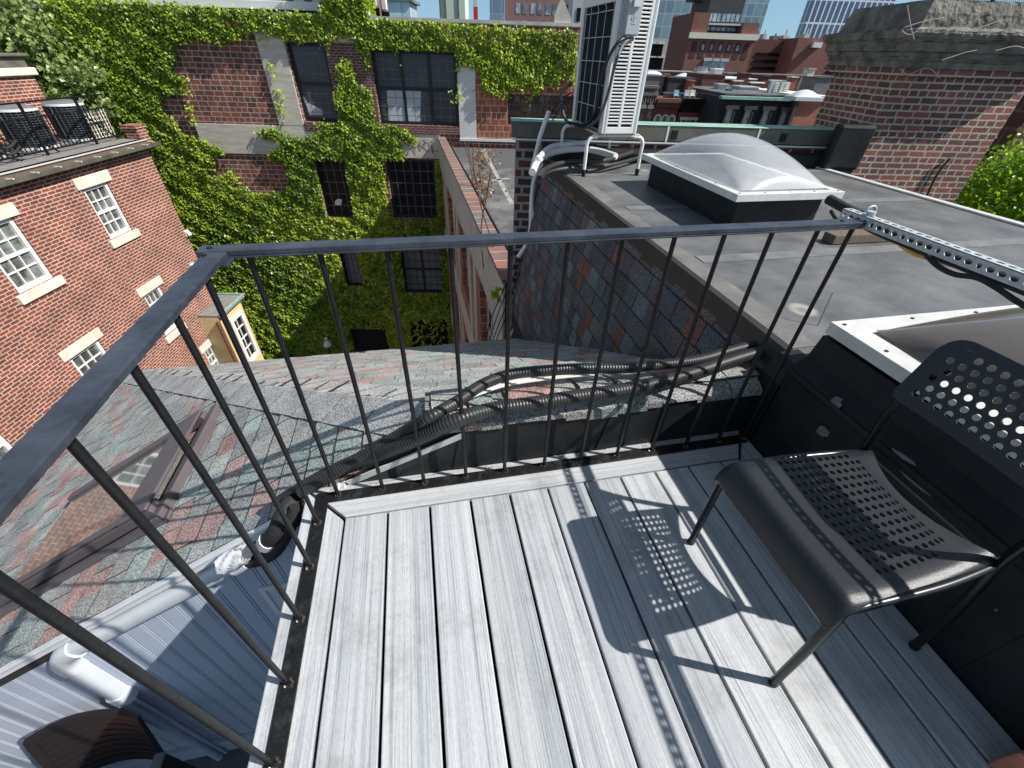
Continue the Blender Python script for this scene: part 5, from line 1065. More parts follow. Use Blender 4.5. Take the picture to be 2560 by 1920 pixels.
# ================= middle building with coping wall =================
mbd = thing('low_flat_building', (3, 10, -13), 'low building with brick coping, patched concrete side wall and dark felt roof', 'building')
A0 = V((1.33, 17.02, 0)); A1 = V((1.46, 4.35, 0)); ed = (A0-A1).normalized(); en = V((ed.y, -ed.x, 0)); zc = -1.22
if en.x < 0: en = -en
OA = G(0, 4.56, 0)
b = MB(); LM_ = (A0-A1).length
hw_ = [(1.0+3.6*k, 2.6+3.6*k, z, z+1.9) for k in range(3) for z in (-4.1, -7.6, -11.0)]
wallsheet(b, A1, ed, GZ, 0, LM_, -13, zc-.05, hw_, .25, en, 0)
b.build('side_wall', M['brick_orange'], mbd)
b = MB()
for s_ in (0, .45, 3.0, 3.9, 6.6, 7.5, 10.2, 11.1): 
    P = A1 + ed*s_; b.prism([P - en*.03 + V((0, 0, -13)), P + ed*.42 - en*.03 + V((0, 0, -13)), P + ed*.42 + en*-.001 + V((0, 0, -13)), P - en*.001 + V((0, 0, -13))], (0, 0, 13+zc-1.0))
P = A1; 
for z0, z1 in ((zc-1.0, zc-.055), (-5.3, -4.5), (-8.9, -8.0)): b.prism([P - en*.035 + V((0, 0, z0)), A0 - en*.035 + V((0, 0, z0)), A0 - en*.002 + V((0, 0, z0)), P - en*.002 + V((0, 0, z0))], (0, 0, z1-z0))
b.build('concrete_frame', M['concrete'], mbd)
for a, c, e, f in hw_:
    b = MB(); P = lambda u, z, d: A1 + ed*u + GZ*z + en*d
    b.add([P(a, e, .2), P(c, e, .2), P(c, f, .2), P(a, f, .2)], [(0, 1, 2, 3)]); wn = b.build('window', M['pane'], mbd, fix=False)
    b = MB()
    for i in range(4): u = a+(c-a)*i/3; b.bar(P(u, e, .17), P(u, f, .17), .05, .04, en)
    for i in range(4): z = e+(f-e)*i/3; b.bar(P(a, z, .16), P(c, z, .16), .05, .04)
    b.build('window_frame', M['whiteedge'], wn)
cop = brick('coping_brick', (.27, .12, .085), (.14, .13, .12), (.36, .32, .28), w=.62, h=.36, ms=.02, off=0, dirt=.25)
b = MB(); b.prism([A1 - en*.05 + V((0, 0, zc-.05)), A0 - en*.05 + V((0, 0, zc-.05)), A0 + en*.24 + V((0, 0, zc-.05)), A1 + en*.24 + V((0, 0, zc-.05))], (0, 0, .06)); b.build('coping', cop, mbd, bevel=.006)
b = MB(); b.prism([A1 + en*.33 + V((0, 0, zc-.5)), A0 + en*.33 + V((0, 0, zc-.5)), A0 + en*9 + V((0, 0, zc-.5)), A1 + en*9 + V((0, 0, zc-.5))], (0, 0, .18)); b.build('roof', M['roofmix'], mbd)
b = MB(); b.prism([A1 + en*.30 + V((0, 0, -13)), A0 + en*.30 + V((0, 0, -13)), A0 + en*.329 + V((0, 0, -13)), A1 + en*.329 + V((0, 0, -13))], (0, 0, 13+zc-.06)); b.build('parapet_back', M['rubber'], mbd)
sm2 = mat('pale_tape', (.33, .32, .29), .8, var=.3, vs=6)
b = MB(); r0 = zc-.316
def strip2(p, q, wd): b.bar(V((p[0], p[1], r0)), V((q[0], q[1], r0)), wd, .005)
for q in (((1045, 325), (1105, 440)), ((1050, 318), (1092, 318)), ((1060, 390), (1100, 385))):
    P_, Q_ = onz(*q[0], r0), onz(*q[1], r0); strip2(P_, Q_, .12)
b.build('seam_tape', sm2, mbd)
gr = 'rusty rebar rods on the low roof edge'
for k, D in enumerate([[(1002, 305), (1013, 345), (1025, 408)], [(1010, 312), (1020, 360), (1032, 410)], [(1035, 305), (1033, 350), (1043, 415)], [(1022, 320), (1024, 370), (1038, 412)]]):
    b = MB(); pv = [pl(x, y, V((1.75, 9.6, 0)), V((0, 1, 0))) for x, y in D]; b.tube(smooth_path(pv, 4), .012, 6); tag(b.build('rebar_rod', M['rust']), f'thin rusty rebar rod in the cluster by the coping, {["leftmost", "second from left", "rightmost", "third from left"][k]}', 'rebar', gr)
for k, D in enumerate([[(1060, 370), (1052, 420), (1042, 470), (1040, 505), (1044, 580)], [(1032, 415), (1046, 470), (1062, 520), (1070, 560), (1068, 578)]]):
    b = MB(); pv = [pl(x, y, V((1.75, 5.6, 0)), V((0, 1, 0))) for x, y in D]; b.tube(smooth_path(pv, 4), .010, 6); tag(b.build('rebar_rod', M['rust']), ['long bent rusty rod leaning right above the dark felt roof', 'long bent rusty rod leaning left above the dark felt roof'][k], 'rebar', gr)
b = MB(); lp = []
for i in range(420):
    p = onz(1028+abs(r_.gauss(0, 18)), 400+r_.gauss(0, 22) if i % 2 else 340+r_.gauss(0, 12), zc-.30); lp.append((p + V((r_.gauss(0, .12), r_.gauss(0, .2), .01)), r_.random()))
leafcloud(b, lp, .07, r_); tag(b.build('dead_leaves', leafmat('dead_leaf', (.16, .10, .05), (.34, .24, .12), .1), fix=False), 'dry leaves gathered behind the brick coping', 'leaves', kind='stuff')
pb_ = MB(); lp = [(ony(1070, 632, 4.0) + V((r_.gauss(0, .03), r_.gauss(0, .03), r_.gauss(0, .04))), .6) for i in range(26)]; leafcloud(pb_, lp, .07, r_); tag(pb_.build('small_weed', M['leaf'], fix=False), 'tiny green weed growing at the foot of the coping wall', 'weed')
# ================= red brick house, left =================
OU = -10.28; SCF = 1.65
def RD(v, z): return (-.9402 + (v+.9402)*SCF, 1.268 + (z-1.268)*SCF)
rb = thing('red_brick_house', tuple(G(OU-4, 8, -13)), 'bright red brick house with white multi pane windows and stone sills', 'building')
WN = [('upper left', 4.41, 4.97, -1.49, -.62), ('upper right', 6.20, 6.72, -1.37, -.57), ('middle left', 4.40, 4.98, -3.42, -2.56), ('middle right', 6.20, 6.66, -3.28, -2.40), ('low left', 4.40, 4.98, -5.4, -4.5), ('low right', 6.88, 7.34, -4.95, -4.10), ('nearest', 2.5, 3.08, -3.42, -2.56), ('nearest up', 2.5, 3.08, -1.49, -.62)]
hl = []
for nm, v0, v1, z0, z1 in WN:
    a, z0_ = RD(v0, z0); c, z1_ = RD(v1, z1); hl.append((a, c, z0_, z1_))
vc = RD(7.80, 0)[0]+.25; zr = -1.25
b = MB(); wallsheet(b, GU*OU, GV, GZ, -4, vc, -13, zr, hl, .16, -GU)
b.box((OU-9, -4, -13), (OU-.17, vc-.001, zr-.05), GF, skip=('r',))
b.add([G(OU-9, vc, -13), G(OU, vc, -13), G(OU, vc, zr), G(OU-9, vc, zr)], [(0, 1, 2, 3)])
b.build('wall', M['brick_left'], rb)
for (nm, *_), (a, c, e, f) in zip(WN, hl):
    b = MB()
    b.box((OU-.02, a-.16, f), (OU+.035, c+.16, f+.26), GF); li_ = b.build('lintel', M['stone_sill'], rb, bevel=.008)
    b = MB(); b.box((OU-.15, a-.13, e-.20), (OU+.07, c+.13, e-.001), GF); b.build('sill', M['stone_sill'], rb, bevel=.01)
    b = MB(); t = .09; X0_, X1_ = OU-.14, OU-.05
    for lo, hi in (((a+.002, e+.002), (a+t, f-.002)), ((c-t, e+.002), (c-.002, f-.002)), ((a+t, e+.002), (c-t, e+t)), ((a+t, f-t), (c-t, f-.002))): b.box((X0_, lo[0], lo[1]), (X1_, hi[0], hi[1]), GF)
    wn = b.build('window', M['winframe'], rb)
    b = MB(); zm = (e+f)/2
    for i in range(1, 3): v = a+t+(c-a-2*t)*i/3; b.box((OU-.125, v-.013, e+t), (OU-.085, v+.013, f-t), GF)
    for q in (1, 3): z = e+t+(f-e-2*t)*q/4; b.box((OU-.124, a+t, z-.013), (OU-.086, c-t, z+.013), GF)
    b.box((OU-.13, a+t, zm-.03), (OU-.07, c-t, zm+.03), GF); b.build('glazing_bars', M['winframe'], wn)
    b = MB(); b.box((OU-.16, a+.01, e+.01), (OU-.126, c-.01, f-.01), GF); b.build('pane', M['pane_curt'], wn)
for (D, lab) in (((402, 507), 'upper'), ((414, 578), 'lower'), ((509, 850), 'lowest')):
    v, z = onu(D[0], D[1]-3, OU); b = MB(); b.prism([G(OU+.002, v-.09, z-.09), G(OU+.002, v+.09, z-.09), G(OU+.002, v+.09, z+.10), G(OU+.002, v-.09, z+.10)], GU*.05)
    b.prism([G(OU+.052, v-.09, z+.10), G(OU+.052, v+.09, z+.10), G(OU+.13, v+.07, z-.04), G(OU+.13, v-.07, z-.04)], (0, 0, -.02)); tag(b.build('vent_hood', M['white']), f'small white vent hood on the red brick house near its corner, the {lab} one', 'vent', 'vent hoods on the brick house')
# cornice: copper gutter, timber fascia, roof slab
b = MB(); b.box((OU-.02, -4, zr-.02), (OU+.12, vc+.02, zr+.14), GF); b.build('fascia', M['wood'], rb)
b = MB(); pf = [(OU+.121, zr+.02), (OU+.26, zr+.02), (OU+.28, zr+.12), (OU+.262, zr+.12), (OU+.245, zr+.04), (OU+.121, zr+.04)]
b.prism([G(u, -4, z) for u, z in pf], GV*(vc+.28+4)); b.build('gutter', M['copper_side'], rb)
v = 1.0
while v < vc:
    b = MB(); b.box((OU+.10, v, zr+.10), (OU+.285, v+.03, zr+.125), GF); b.build('gutter_bracket', M['whiteedge'], rb); v += .62
b = MB(); b.box((OU-.16, -4, zr+.142), (OU+.05, vc+.05, zr+.20), GF); b.build('wooden_edge', M['wood'], rb)
b = MB(); b.box((OU+.0501, -4, zr+.185), (OU+.065, vc+.05, zr+.215), GF); b.build('metal_edge', M['alu'], rb)
b = MB(); b.box((OU-9, -4, zr-.04), (OU+.05, vc+.02, zr+.2), GF); b.build('flat_roof', M['grey_roof'], rb)
ZF = zr+.21
# roof railing
def fence(p, q, n, label, h=1.1, brace=True):
    p = V(p); q = V(q); fo = thing('roof_railing', tuple((p+q)/2), label, 'railing', 'black iron railings on the brick house roof')
    Ld = (q-p).length; d = (q-p).normalized()
    b = MB()
    for z in (.10, h*.72, h): b.bar(p + V((0, 0, z)), q + V((0, 0, z)), .035, .035)
    b.build('rails', M['black'], fo)
    k = int(Ld/.125)
    for i in range(k+1):
        if i > 90: break
        big = i % 13 == 0; b = MB(); x = p + d*(Ld*i/k); s = .05 if big else .018; b.bar(x + V((0, 0, .0 if big else .1)), x + V((0, 0, h+.02 if big else h*.72)), s, s, d); b.build('post' if big else 'bar', M['black'], fo)
    if brace:
        b = MB(); nn = V((d.y, -d.x, 0)); 
        for s in (.25, .75): b.bar(p + d*Ld*s + V((0, 0, h*.7)), p + d*Ld*s + d*.9 + V((0, 0, .02)), .03, .03)
        b.build('brace', M['black'], fo)
fence(G(OU-.62, 9.5, ZF), G(OU-.62, 13.75, ZF), 30, 'black iron roof railing nearest the edge, in front of the round condensers')
fence(G(OU-4.2, 9.5, ZF), G(OU-4.2, 15.3, ZF), 30, 'black iron roof railing farther back among the trees behind the condensers', h=1.2, brace=False)
cg = M['darkgrey']; lou = mat('condenser_louvre', (.10, .105, .11), .5, metal=.3)
for (u, v, lab) in ((OU-1.75, 10.6, 'leftmost, cut by the frame edge'), (OU-1.65, 12.0, 'middle'), (OU-1.60, 13.45, 'rightmost')):
    cd = thing('round_condenser', tuple(G(u, v, ZF)), f'round grey condenser on the brick house roof, {lab}', 'condenser', 'round condensers on the brick house roof')
    def ringm(z0, z1, R0, R1, m, name):
        b = MB(); b.tube([G(u, v, ZF+z0), G(u, v, ZF+z1)], .4, 28, rf=lambda i: R0 if i == 0 else R1); b.build(name, m, cd)
    ringm(.04, .84, .43, .43, M['coil'], 'coil'); ringm(.0, .06, .47, .47, M['alu'], 'base'); ringm(.845, .90, .47, .46, M['alu'], 'top_rim'); ringm(.901, .96, .45, .25, M['midgrey'], 'fan_grille')
    b = MB()
    for k in range(14): 
        z = .10+k*.053; b.tube([G(u+math.cos(a)*.455, v+math.sin(a)*.455, ZF+z) for a in [i*math.pi/14 for i in range(29)]], .006, 4, caps=False)
    for k in range(24):
        a = k*math.pi/12; b.tube([G(u+math.cos(a)*.46, v+math.sin(a)*.46, ZF+.05), G(u+math.cos(a)*.46, v+math.sin(a)*.46, ZF+.85)], .008 if k % 6 else .02, 4, caps=False)
    b.build('louvre_guard', lou, cd, fix=False)
lc2 = thing('brick_chimney', tuple(G(-13.5, 13.3, ZF)), 'small red brick chimney with stone top on the roof at the left edge', 'chimney')
q = onu(0, 190, OU-2.6)
b = MB(); b.box((-13.95, 12.2, ZF), (-13.2, 14.5, .42), GF); b.build('stack', M['brick_left'], lc2)
b = MB(); b.box((-14.0, 12.1, .421), (-13.1, 14.6, .60), GF); b.build('stone_band', M['stone_sill'], lc2, bevel=.02)
b = MB(); b.box((-13.95, 12.2, .601), (-13.2, 14.5, .85), GF); b.box((-14.0, 12.1, .851), (-13.1, 14.6, .92), GF); b.build('copper_hood', M['copper_side'], lc2, bevel=.02)
b = MB(); b.box((OU-.75, 14.1, ZF-.2), (OU-.35, 14.5, ZF+.22), GF); b.box((OU-.78, 14.07, ZF+.221), (OU-.32, 14.53, ZF+.30), GF); tag(b.build('low_brick_stub', M['brick_left']), 'low brick parapet stub behind the corner of the roof railing', 'parapet')
lt = MB()
for k in range(9): lt.bar(G(OU-1.0, 13.2+k*.1, ZF+.0), G(OU-1.0, 13.2+k*.1, ZF+.72), .02, .02, GV)
for k in range(7): lt.bar(G(OU-1.02, 13.2, ZF+.06+k*.1), G(OU-1.02, 14.0, ZF+.06+k*.1), .02, .02)
tag(lt.build('lattice_panel', M['stone_sill']), 'small pale lattice panel beside the rightmost condenser', 'lattice')
hs = MB(); hs.tube(smooth_path([G(OU-.75+math.cos(a)*.2, 10.35+math.sin(a)*.25, ZF+.1+.05*math.sin(3*a)+a*.02) for a in [i*.7 for i in range(26)]], 3), .03, 6); tag(hs.build('coiled_hose', M['foam'], fix=False), 'tangled black hose coiled behind the roof railing', 'hose')
# yellow house with bay roof
yh = thing('yellow_bay_house', tuple(G(-8.2, 14.2, -13)), 'small yellow stucco wing with flat grey roof at the brick house corner', 'building')
Z0 = onv(545, 690, vc+.4)[1]
p1 = onu(563, 640, -8.6)
vy0, vy1, uy = 12.46, 14.0, -9.6
zy = -6.45
b = MB(); hy = [(13.10, 13.70, -8.75, -6.97)]
wallsheet(b, GU*uy, GV, GZ, vy0, vy1, -13, zy, hy, .12, -GU); b.add([G(uy-2.5, vy0, -13), G(uy, vy0, -13), G(uy, vy0, zy), G(uy-2.5, vy0, zy)], [(0, 1, 2, 3)]); b.add([G(uy-2.5, vy1, -13), G(uy, vy1, -13), G(uy, vy1, zy), G(uy-2.5, vy1, zy)], [(0, 1, 2, 3)]); b.build('wall', M['yellow_wall'], yh)
b = MB(); b.box((uy-2.6, vy0+.001, zy), (uy+.16, vy1+.15, zy+.08), GF); b.build('roof', M['grey_roof'], yh)
b = MB(); b.box((uy+.10, vy0+.002, zy+.081), (uy+.17, vy1+.16, zy+.14), GF); b.box((uy-2.6, vy1+.09, zy+.081), (uy+.09, vy1+.16, zy+.14), GF); b.build('roof_edge', M['copper'], yh)
a, c, e, f = hy[0]; b = MB()
for lo, hi in (((a-.12, e-.15), (a+.02, f+.14)), ((c-.02, e-.15), (c+.12, f+.14)), ((a+.02, e-.15), (c-.02, e+.02)), ((a+.02, f-.02), (c-.02, f+.14))): b.box((uy-.02, lo[0], lo[1]), (uy+.05, hi[0], hi[1]), GF)
wn = b.build('window', M['winframe'], yh); b = MB()
v = (a+c)/2; b.box((uy-.07, v-.02, e), (uy-.03, v+.02, f), GF)
for k in range(1, 4): z = e+(f-e)*k/4; b.box((uy-.071, a, z-.02), (uy-.029, c, z+.02), GF)
b.build('glazing_bars', M['winframe'], wn); b = MB(); b.box((uy-.1, a, e), (uy-.075, c, f), GF); b.build('pane', M['pane'], wn)
b = MB(); b.tube([G(uy+.02, vy0-.1, -13), G(uy+.02, vy0-.1, zy-.1)], .08, 10); tag(b.build('brown_downpipe', M['rust']), 'dark brown downpipe at the corner between the red and the yellow house', 'downpipe')
# ================= trees =================
def tree(base, centres, n, size, m, label, seed, trunk=.2):
    t = thing('tree', tuple(base), label, 'tree'); r = random.Random(seed); b = MB(); base = V(base); b.tube(smooth_path([base, base.lerp(V(centres[0][0]), .5) + V((.2, .1, 0)), V(centres[0][0])], 4), trunk, 10, rf=lambda i: trunk*(1-.07*i)); b.build('trunk', M['bark'], t)
    b = MB()
    for c, R in centres: b.tube(smooth_path([V(centres[0][0]) - V((0, 0, R*.5)), V(centres[0][0]).lerp(V(c), .6) + V((0, 0, .1)), V(c)], 3), trunk*.3, 6, rf=lambda i: trunk*(.35-.03*i))
    b.build('limbs', M['bark'], t)
    pts = []; tot = sum(R**2 for _, R in centres)
    for c, R in centres:
        c = V(c); k = int(n*R*R/tot)
        clumps = [c + V((r.gauss(0, 1), r.gauss(0, 1), r.gauss(0, .8))).normalized()*R*(.45+.55*r.random()) for _ in range(max(6, k//60))]
        for i in range(k):
            q = r.choice(clumps); tn = (hash((round(q.x, 2), round(q.z, 2))) % 100)/100
            pts.append((q + V((r.gauss(0, 1), r.gauss(0, 1), r.gauss(0, .7)))*R*.16, min(1, max(0, tn*.6+r.random()*.4))))
    b = MB(); leafcloud(b, pts, size, r); b.build('crown', m, t, fix=False)
def at(x, y, dist): return CP + ray(x, y)*dist
tree(G(-17.5, 17.5, -13), [(at(60, 60, 24.5), 2.2), (at(130, 130, 23.5), 1.6), (at(20, 150, 24), 1.8), (at(110, 15, 25), 1.8), (at(175, 205, 22.5), 1.1), (at(170, 60, 25), 1.3), (at(60, 215, 24), 1.4), (at(-60, 40, 25), 2.2), (at(110, 190, 26), 1.5)], 34000, .14, M['leaf_tree'], 'leafy green tree behind the red brick house at the top left', 31, .25)
tree(V((9.4, 3.6, -13)), [(at(2170, 455, 8.6), .8), (at(2250, 440, 9.2), 1.0), (at(2110, 480, 8.4), .6), (at(2230, 510, 8.6), 1.0), (at(2330, 470, 9.2), 1.2), (at(2160, 520, 8.8), 1.0), (at(2100, 450, 9.2), .45)], 30000, .052, M['leaf_lime'], 'bright lime green tree top below the roof edge at the right', 32, .2)
# ================= right hand neighbour behind the chimney =================
nb = thing('grey_brick_house', tuple(G(9, 7.5, -13)), 'brick house seen edge on behind the chimney at the right edge', 'building')
q0_, q1_ = onv(2182, 250, 7.0), onv(2300, 250, 7.0)
b = MB(); b.box((q0_[0]+.3, 7.0, -13), (q1_[0]+4, 11, 1.9), GF); b.build('wall', M['brick_brown'], nb)
b = MB(); b.box((q0_[0]-.1, 6.9, 1.901), (q1_[0]+4, 11.1, 2.1), GF); b.build('roof_edge', M['darkgrey'], nb)
# ================= the city behind =================
def city(name, xl, xr_, yt, dist, depth, m, label, yref=None, zbot=-14, cat='building', group=None, ytr=None):
    u0 = onv(xl, yref if yref is not None else max(yt, 0), dist)[0]; u1 = onv(xr_, yref if yref is not None else max(yt, 0), dist)[0]
    z1 = onv((xl+xr_)/2, yt, dist)[1]
    t = thing(name, tuple(G((u0+u1)/2, dist+depth/2, zbot)), label, cat, group)
    b = MB(); b.box((u0, dist, zbot), (u1, dist+depth, z1), GF); b.build('wall', m, t); return t, u0, u1, z1
def grid(t, dist, u0, u1, z0, z1, nu, nz, wf, hf, m, name='window', frame=None, skip=None):
    n = 0
    for j in range(nz):
        for i in range(nu):
            if skip and skip(i, j): continue
            n += 1
            if n > 98: return
            cu = u0+(u1-u0)*(i+.5)/nu; cz = z0+(z1-z0)*(j+.5)/nz; hw = (u1-u0)/nu*wf/2; hh = (z1-z0)/nz*hf/2; th = hw*.12
            b = MB(); b.box((cu-hw, dist-.06, cz-hh), (cu+hw, dist-.001, cz+hh), GF); o = b.build(name, m, t)
            if frame:
                b = MB(); b.box((cu-hw*1.15, dist-.16, cz-hh*1.12), (cu+hw*1.15, dist-.061, cz-hh), GF); b.build('sill', frame, o)
pw2 = mat('far_window', (.10, .13, .16), .1, col2=(.42, .50, .55), vs=.35, vmix=(.42, .6), spec=.9)
t, u0, u1, z1 = city('glass_tower', 1733, 1905, -420, 250, 5, M['cw_tower'], 'tall glass tower with a white grid left of the big chimney', yref=70)
t, u0, u1, z1 = city('glass_office', 1415, 1645, -160, 190, 40, M['cw_teal'], 'wide blue green glass office block behind the castle like brick building', yref=60)
t, u0, u1, z1 = city('brick_tower', 1090, 1247, -260, 150, 25, M['brick_tower'], 'brown brick apartment tower with rows of pale windows', yref=60)
b0 = onv(1110, 70, 150)[0]; b1 = onv(1205, 70, 150)[0]; zb = onv(1150, 75, 150)[1]
for gx in range(3):
    g0_ = b0+(b1-b0)*gx/3; grid(t, 150, g0_, g0_+(b1-b0)/3*.92, zb, zb+32, 2, 9, .62, .62, pw2)
grid(t, 150, onv(1217, 60, 150)[0], onv(1224, 60, 150)[0], zb, zb+32, 1, 9, .9, .6, M['pane'])
t, u0, u1, z1 = city('blue_glass_block', 1058, 1089, -260, 149, 20, M['cw_blue'], 'narrow blue glass block on the left of the brown brick tower', yref=50)
t, u0, u1, z1 = city('pale_green_tower', 950, 1005, -300, 200, 20, M['palegreen'], 'pale green tower with two thin dark vertical stripes', yref=30)
for f0, f1 in ((0.0, .06), (.20, .27), (.70, .77)):
    b = MB(); b.box((u0+(u1-u0)*f0, 199.7, -14), (u0+(u1-u0)*f1, 199.95, z1), GF); b.build('dark_stripe', M['midgrey'], t)
t, u0, u1, z1 = city('glass_box', 832, 886, 3, 60, 5, M['cw_pale'], 'pale glass penthouse box left of the red and white mast', yref=30)
b = MB(); b.box((u0-.3, 59.8, z1), (u1+.4, 65.2, z1+.25), GF); b.build('roof', M['midgrey'], t)
for (x, y, lab) in ((887, 40, 'left, nearer the pale glass box'), (1028, 50, 'right, left of the blue glass block')):
    u = onv(x, y, 90)[0]; mt = thing('crane_mast', tuple(G(u, 90, -10)), f'red and white crane mast above the ivy, {lab}', 'crane mast', 'red and white crane masts')
    z = onv(x, y, 90)[1]-1; k = 0
    while z < 16:
        hh = 3.0 if k == 0 else 1.6
        for dx in (-.28, .28):
            pass
        b = MB(); b.box((u-.34, 89.7, z), (u+.34, 90.3, z+hh), GF); b.build('mast_section', M['red'] if k % 2 == 0 else M['whitefar'], mt); z += hh; k += 1
# grey turret by the unit
t, u0, u1, z1 = city('stone_turret', 1234, 1262, -60, 60, 4, M['greywhite'], 'pale stone church turret just left of the air conditioner', yref=50)
grid(t, 60, u0+.2, u1-.2, onv(1245, 48, 60)[1], onv(1245, 15, 60)[1], 1, 1, .4, .9, M['pane'])
# pale limestone block
t, u0, u1, z1 = city('limestone_block', 1395, 1450, 83, 130, 20, M['greywhite'], 'pale limestone block with dark square windows right of the air conditioner', yref=150)
for y in (109, 138):
    zc_ = onv(1420, y, 130)[1]; 
    for x in (1410, 1423):
        uc = onv(x, y, 130)[0]; b = MB(); b.box((uc-.9, 129.9, zc_-1.2), (uc+.9, 129.99, zc_+1.2), GF); w_ = b.build('window', M['pane'], t); b = MB(); b.box((uc-1.1, 129.8, zc_+1.21), (uc+1.1, 129.98, zc_+1.5), GF); b.build('lintel', M['stone_sill'], w_)
# castle-like brick theatre
DT = 105
t, u0, u1, z1 = city('brick_theatre', 1478, 1610, 30, DT, 26, M['brick_far'], 'castle like red brick building with arched windows and a grey penthouse', yref=150)
uL_, uR_ = onv(1474, 150, DT)[0], onv(1612, 150, DT)[0]; zt_ = 0
W_ = uR_-uL_
for ch in list(t.children): bpy.data.objects.remove(ch)
b = MB(); zcor = onv(1560, 72, DT)[1]; ztow = onv(1520, 27, DT)[1]
b.box((uL_, DT, -14), (uR_, DT+13, zcor), GF); b.box((uL_, DT, zcor+.001), (uL_+W_*.24, DT+13, ztow), GF); b.box((uR_-W_*.24, DT, zcor+.001), (uR_, DT+14, ztow-1.2), GF); b.build('wall', M['brick_far'], t)
b = MB(); b.box((uL_-.25, DT-.5, zcor-.9), (uR_+.25, DT-.001, zcor), GF); b.build('cornice', M['stone_sill'], t)
b = MB(); b.box((uL_+W_*.2405, DT+2, zcor+.01), (uR_-W_*.2405, DT+12, ztow+2.2), GF); b.box((uL_+W_*.10, DT+6, ztow+2.21), (uR_-W_*.35, DT+11, ztow+7.5), GF); b.build('penthouse', M['darkgrey'], t)
b = MB(); b.box((uL_+W_*.241, DT+.6, zcor+ (ztow-zcor)*.42), (uR_-W_*.241, DT+1.99, zcor+(ztow-zcor)*.52), GF); b.build('balcony', M['greywhite'], t)
grid(t, DT+2, uL_+W_*.26, uR_-W_*.26, zcor+.4, zcor+(ztow-zcor)*.36, 6, 1, .8, .8, pw2); grid(t, DT+2, uL_+W_*.26, uR_-W_*.26, zcor+(ztow-zcor)*.60, zcor+(ztow-zcor)*1.05, 7, 1, .8, .9, pw2)
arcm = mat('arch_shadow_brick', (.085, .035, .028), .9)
for i in range(7):
    cu = uL_+W_*(.10+.8*i/6); zb_ = onv(1545, 127, DT)[1]; zt2 = onv(1545, 91, DT)[1]; hw = W_*.04
    b = MB(); q = [G(cu-hw, DT-.001, zb_), G(cu+hw, DT-.001, zb_)] + [G(cu+math.cos(a)*hw, DT-.001, zt2-hw+math.sin(a)*hw*1.2) for a in [math.pi*k/8 for k in range(9)]]
    b.prism(q, GV*-.05); o = b.build('arch_recess', arcm, t)
    if 0 < i < 6: b = MB(); q = [G(cu-hw*.5, DT-.052, (zb_+zt2)/2), G(cu+hw*.5, DT-.052, (zb_+zt2)/2), G(cu+hw*.5, DT-.052, zt2-hw), G(cu, DT-.052, zt2-hw*.4), G(cu-hw*.5, DT-.052, zt2-hw)]; b.prism(q, GV*-.04); b.build('pane', pw2, o)
for i in range(3):
    cu = uL_+W_*(.36+.12*i); zz = onv(1545, 146, DT)[1]; b = MB(); b.box((cu-.75, DT-.1, zz-1.6), (cu+.75, DT-.001, zz+1.0), GF); o = b.build('window', pw2, t); b = MB(); b.box((cu-.95, DT-.5, zz+1.01), (cu+.95, DT-.001, zz+1.5), GF); b.build('hood', M['greywhite'], o)
# dark red office range
t, u0, u1, z1 = city('brown_office_range', 1612, 1716, 85, 125, 30, M['brick_brown'], 'dark red brick office range with ribbon windows right of the castle like building', yref=140)
for y in (118, 133, 148):
    z = onv(1665, y, 125)[1]; b = MB(); b.box((u0+1.5, 124.85, z-.3), (u1-2, 124.99, z+.3), GF); b.build('ribbon_window', M['pane'], t)
t2_, u0, u1, z1 = city('red_office_wing', 1706, 1835, 83, 119, 30, M['brick_far'], 'lighter red brick office wing left of the big chimney', yref=140)
for y in (120, 139, 156):
    z = onv(1780, y, 119)[1]; b = MB(); b.box((u0+9, 118.85, z-.28), (u1, 118.99, z+.28), GF); b.build('ribbon_window', M['pane'], t2_)
b = MB(); z = onv(1760, 103, 119)[1]; uu = onv(1760, 100, 119)[0]; b.box((uu-1, 118, z), (uu+1, 118.99, z+.9), GF); b.build('balcony', M['whiteedge'], t2_)
r_ = random.Random(77)
ORD = ['first', 'second', 'third', 'fourth', 'fifth', 'sixth', 'seventh', 'eighth', 'ninth']
for k in range(9):
    x = 1625+k*22; u = onv(x, 86, 128)[0]; z = onv(x, 92, 128)[1]; b = MB(); hh = r_.uniform(.6, 1.8); wd = r_.uniform(.6, 2.0); b.box((u, 128, z-.5), (u+wd, 130, z+hh), GF); b.box((u+wd*.3, 128.2, z+hh+.001), (u+wd*.5, 128.5, z+hh+r_.uniform(.3, 1.2)), GF)
    tag(b.build('rooftop_unit', M['greywhite'] if k % 2 else M['midgrey']), f'small {"pale" if k % 2 else "dark"} roof unit above the red offices, {ORD[k]} from the left', 'roof unit', 'units on the red office roofs')
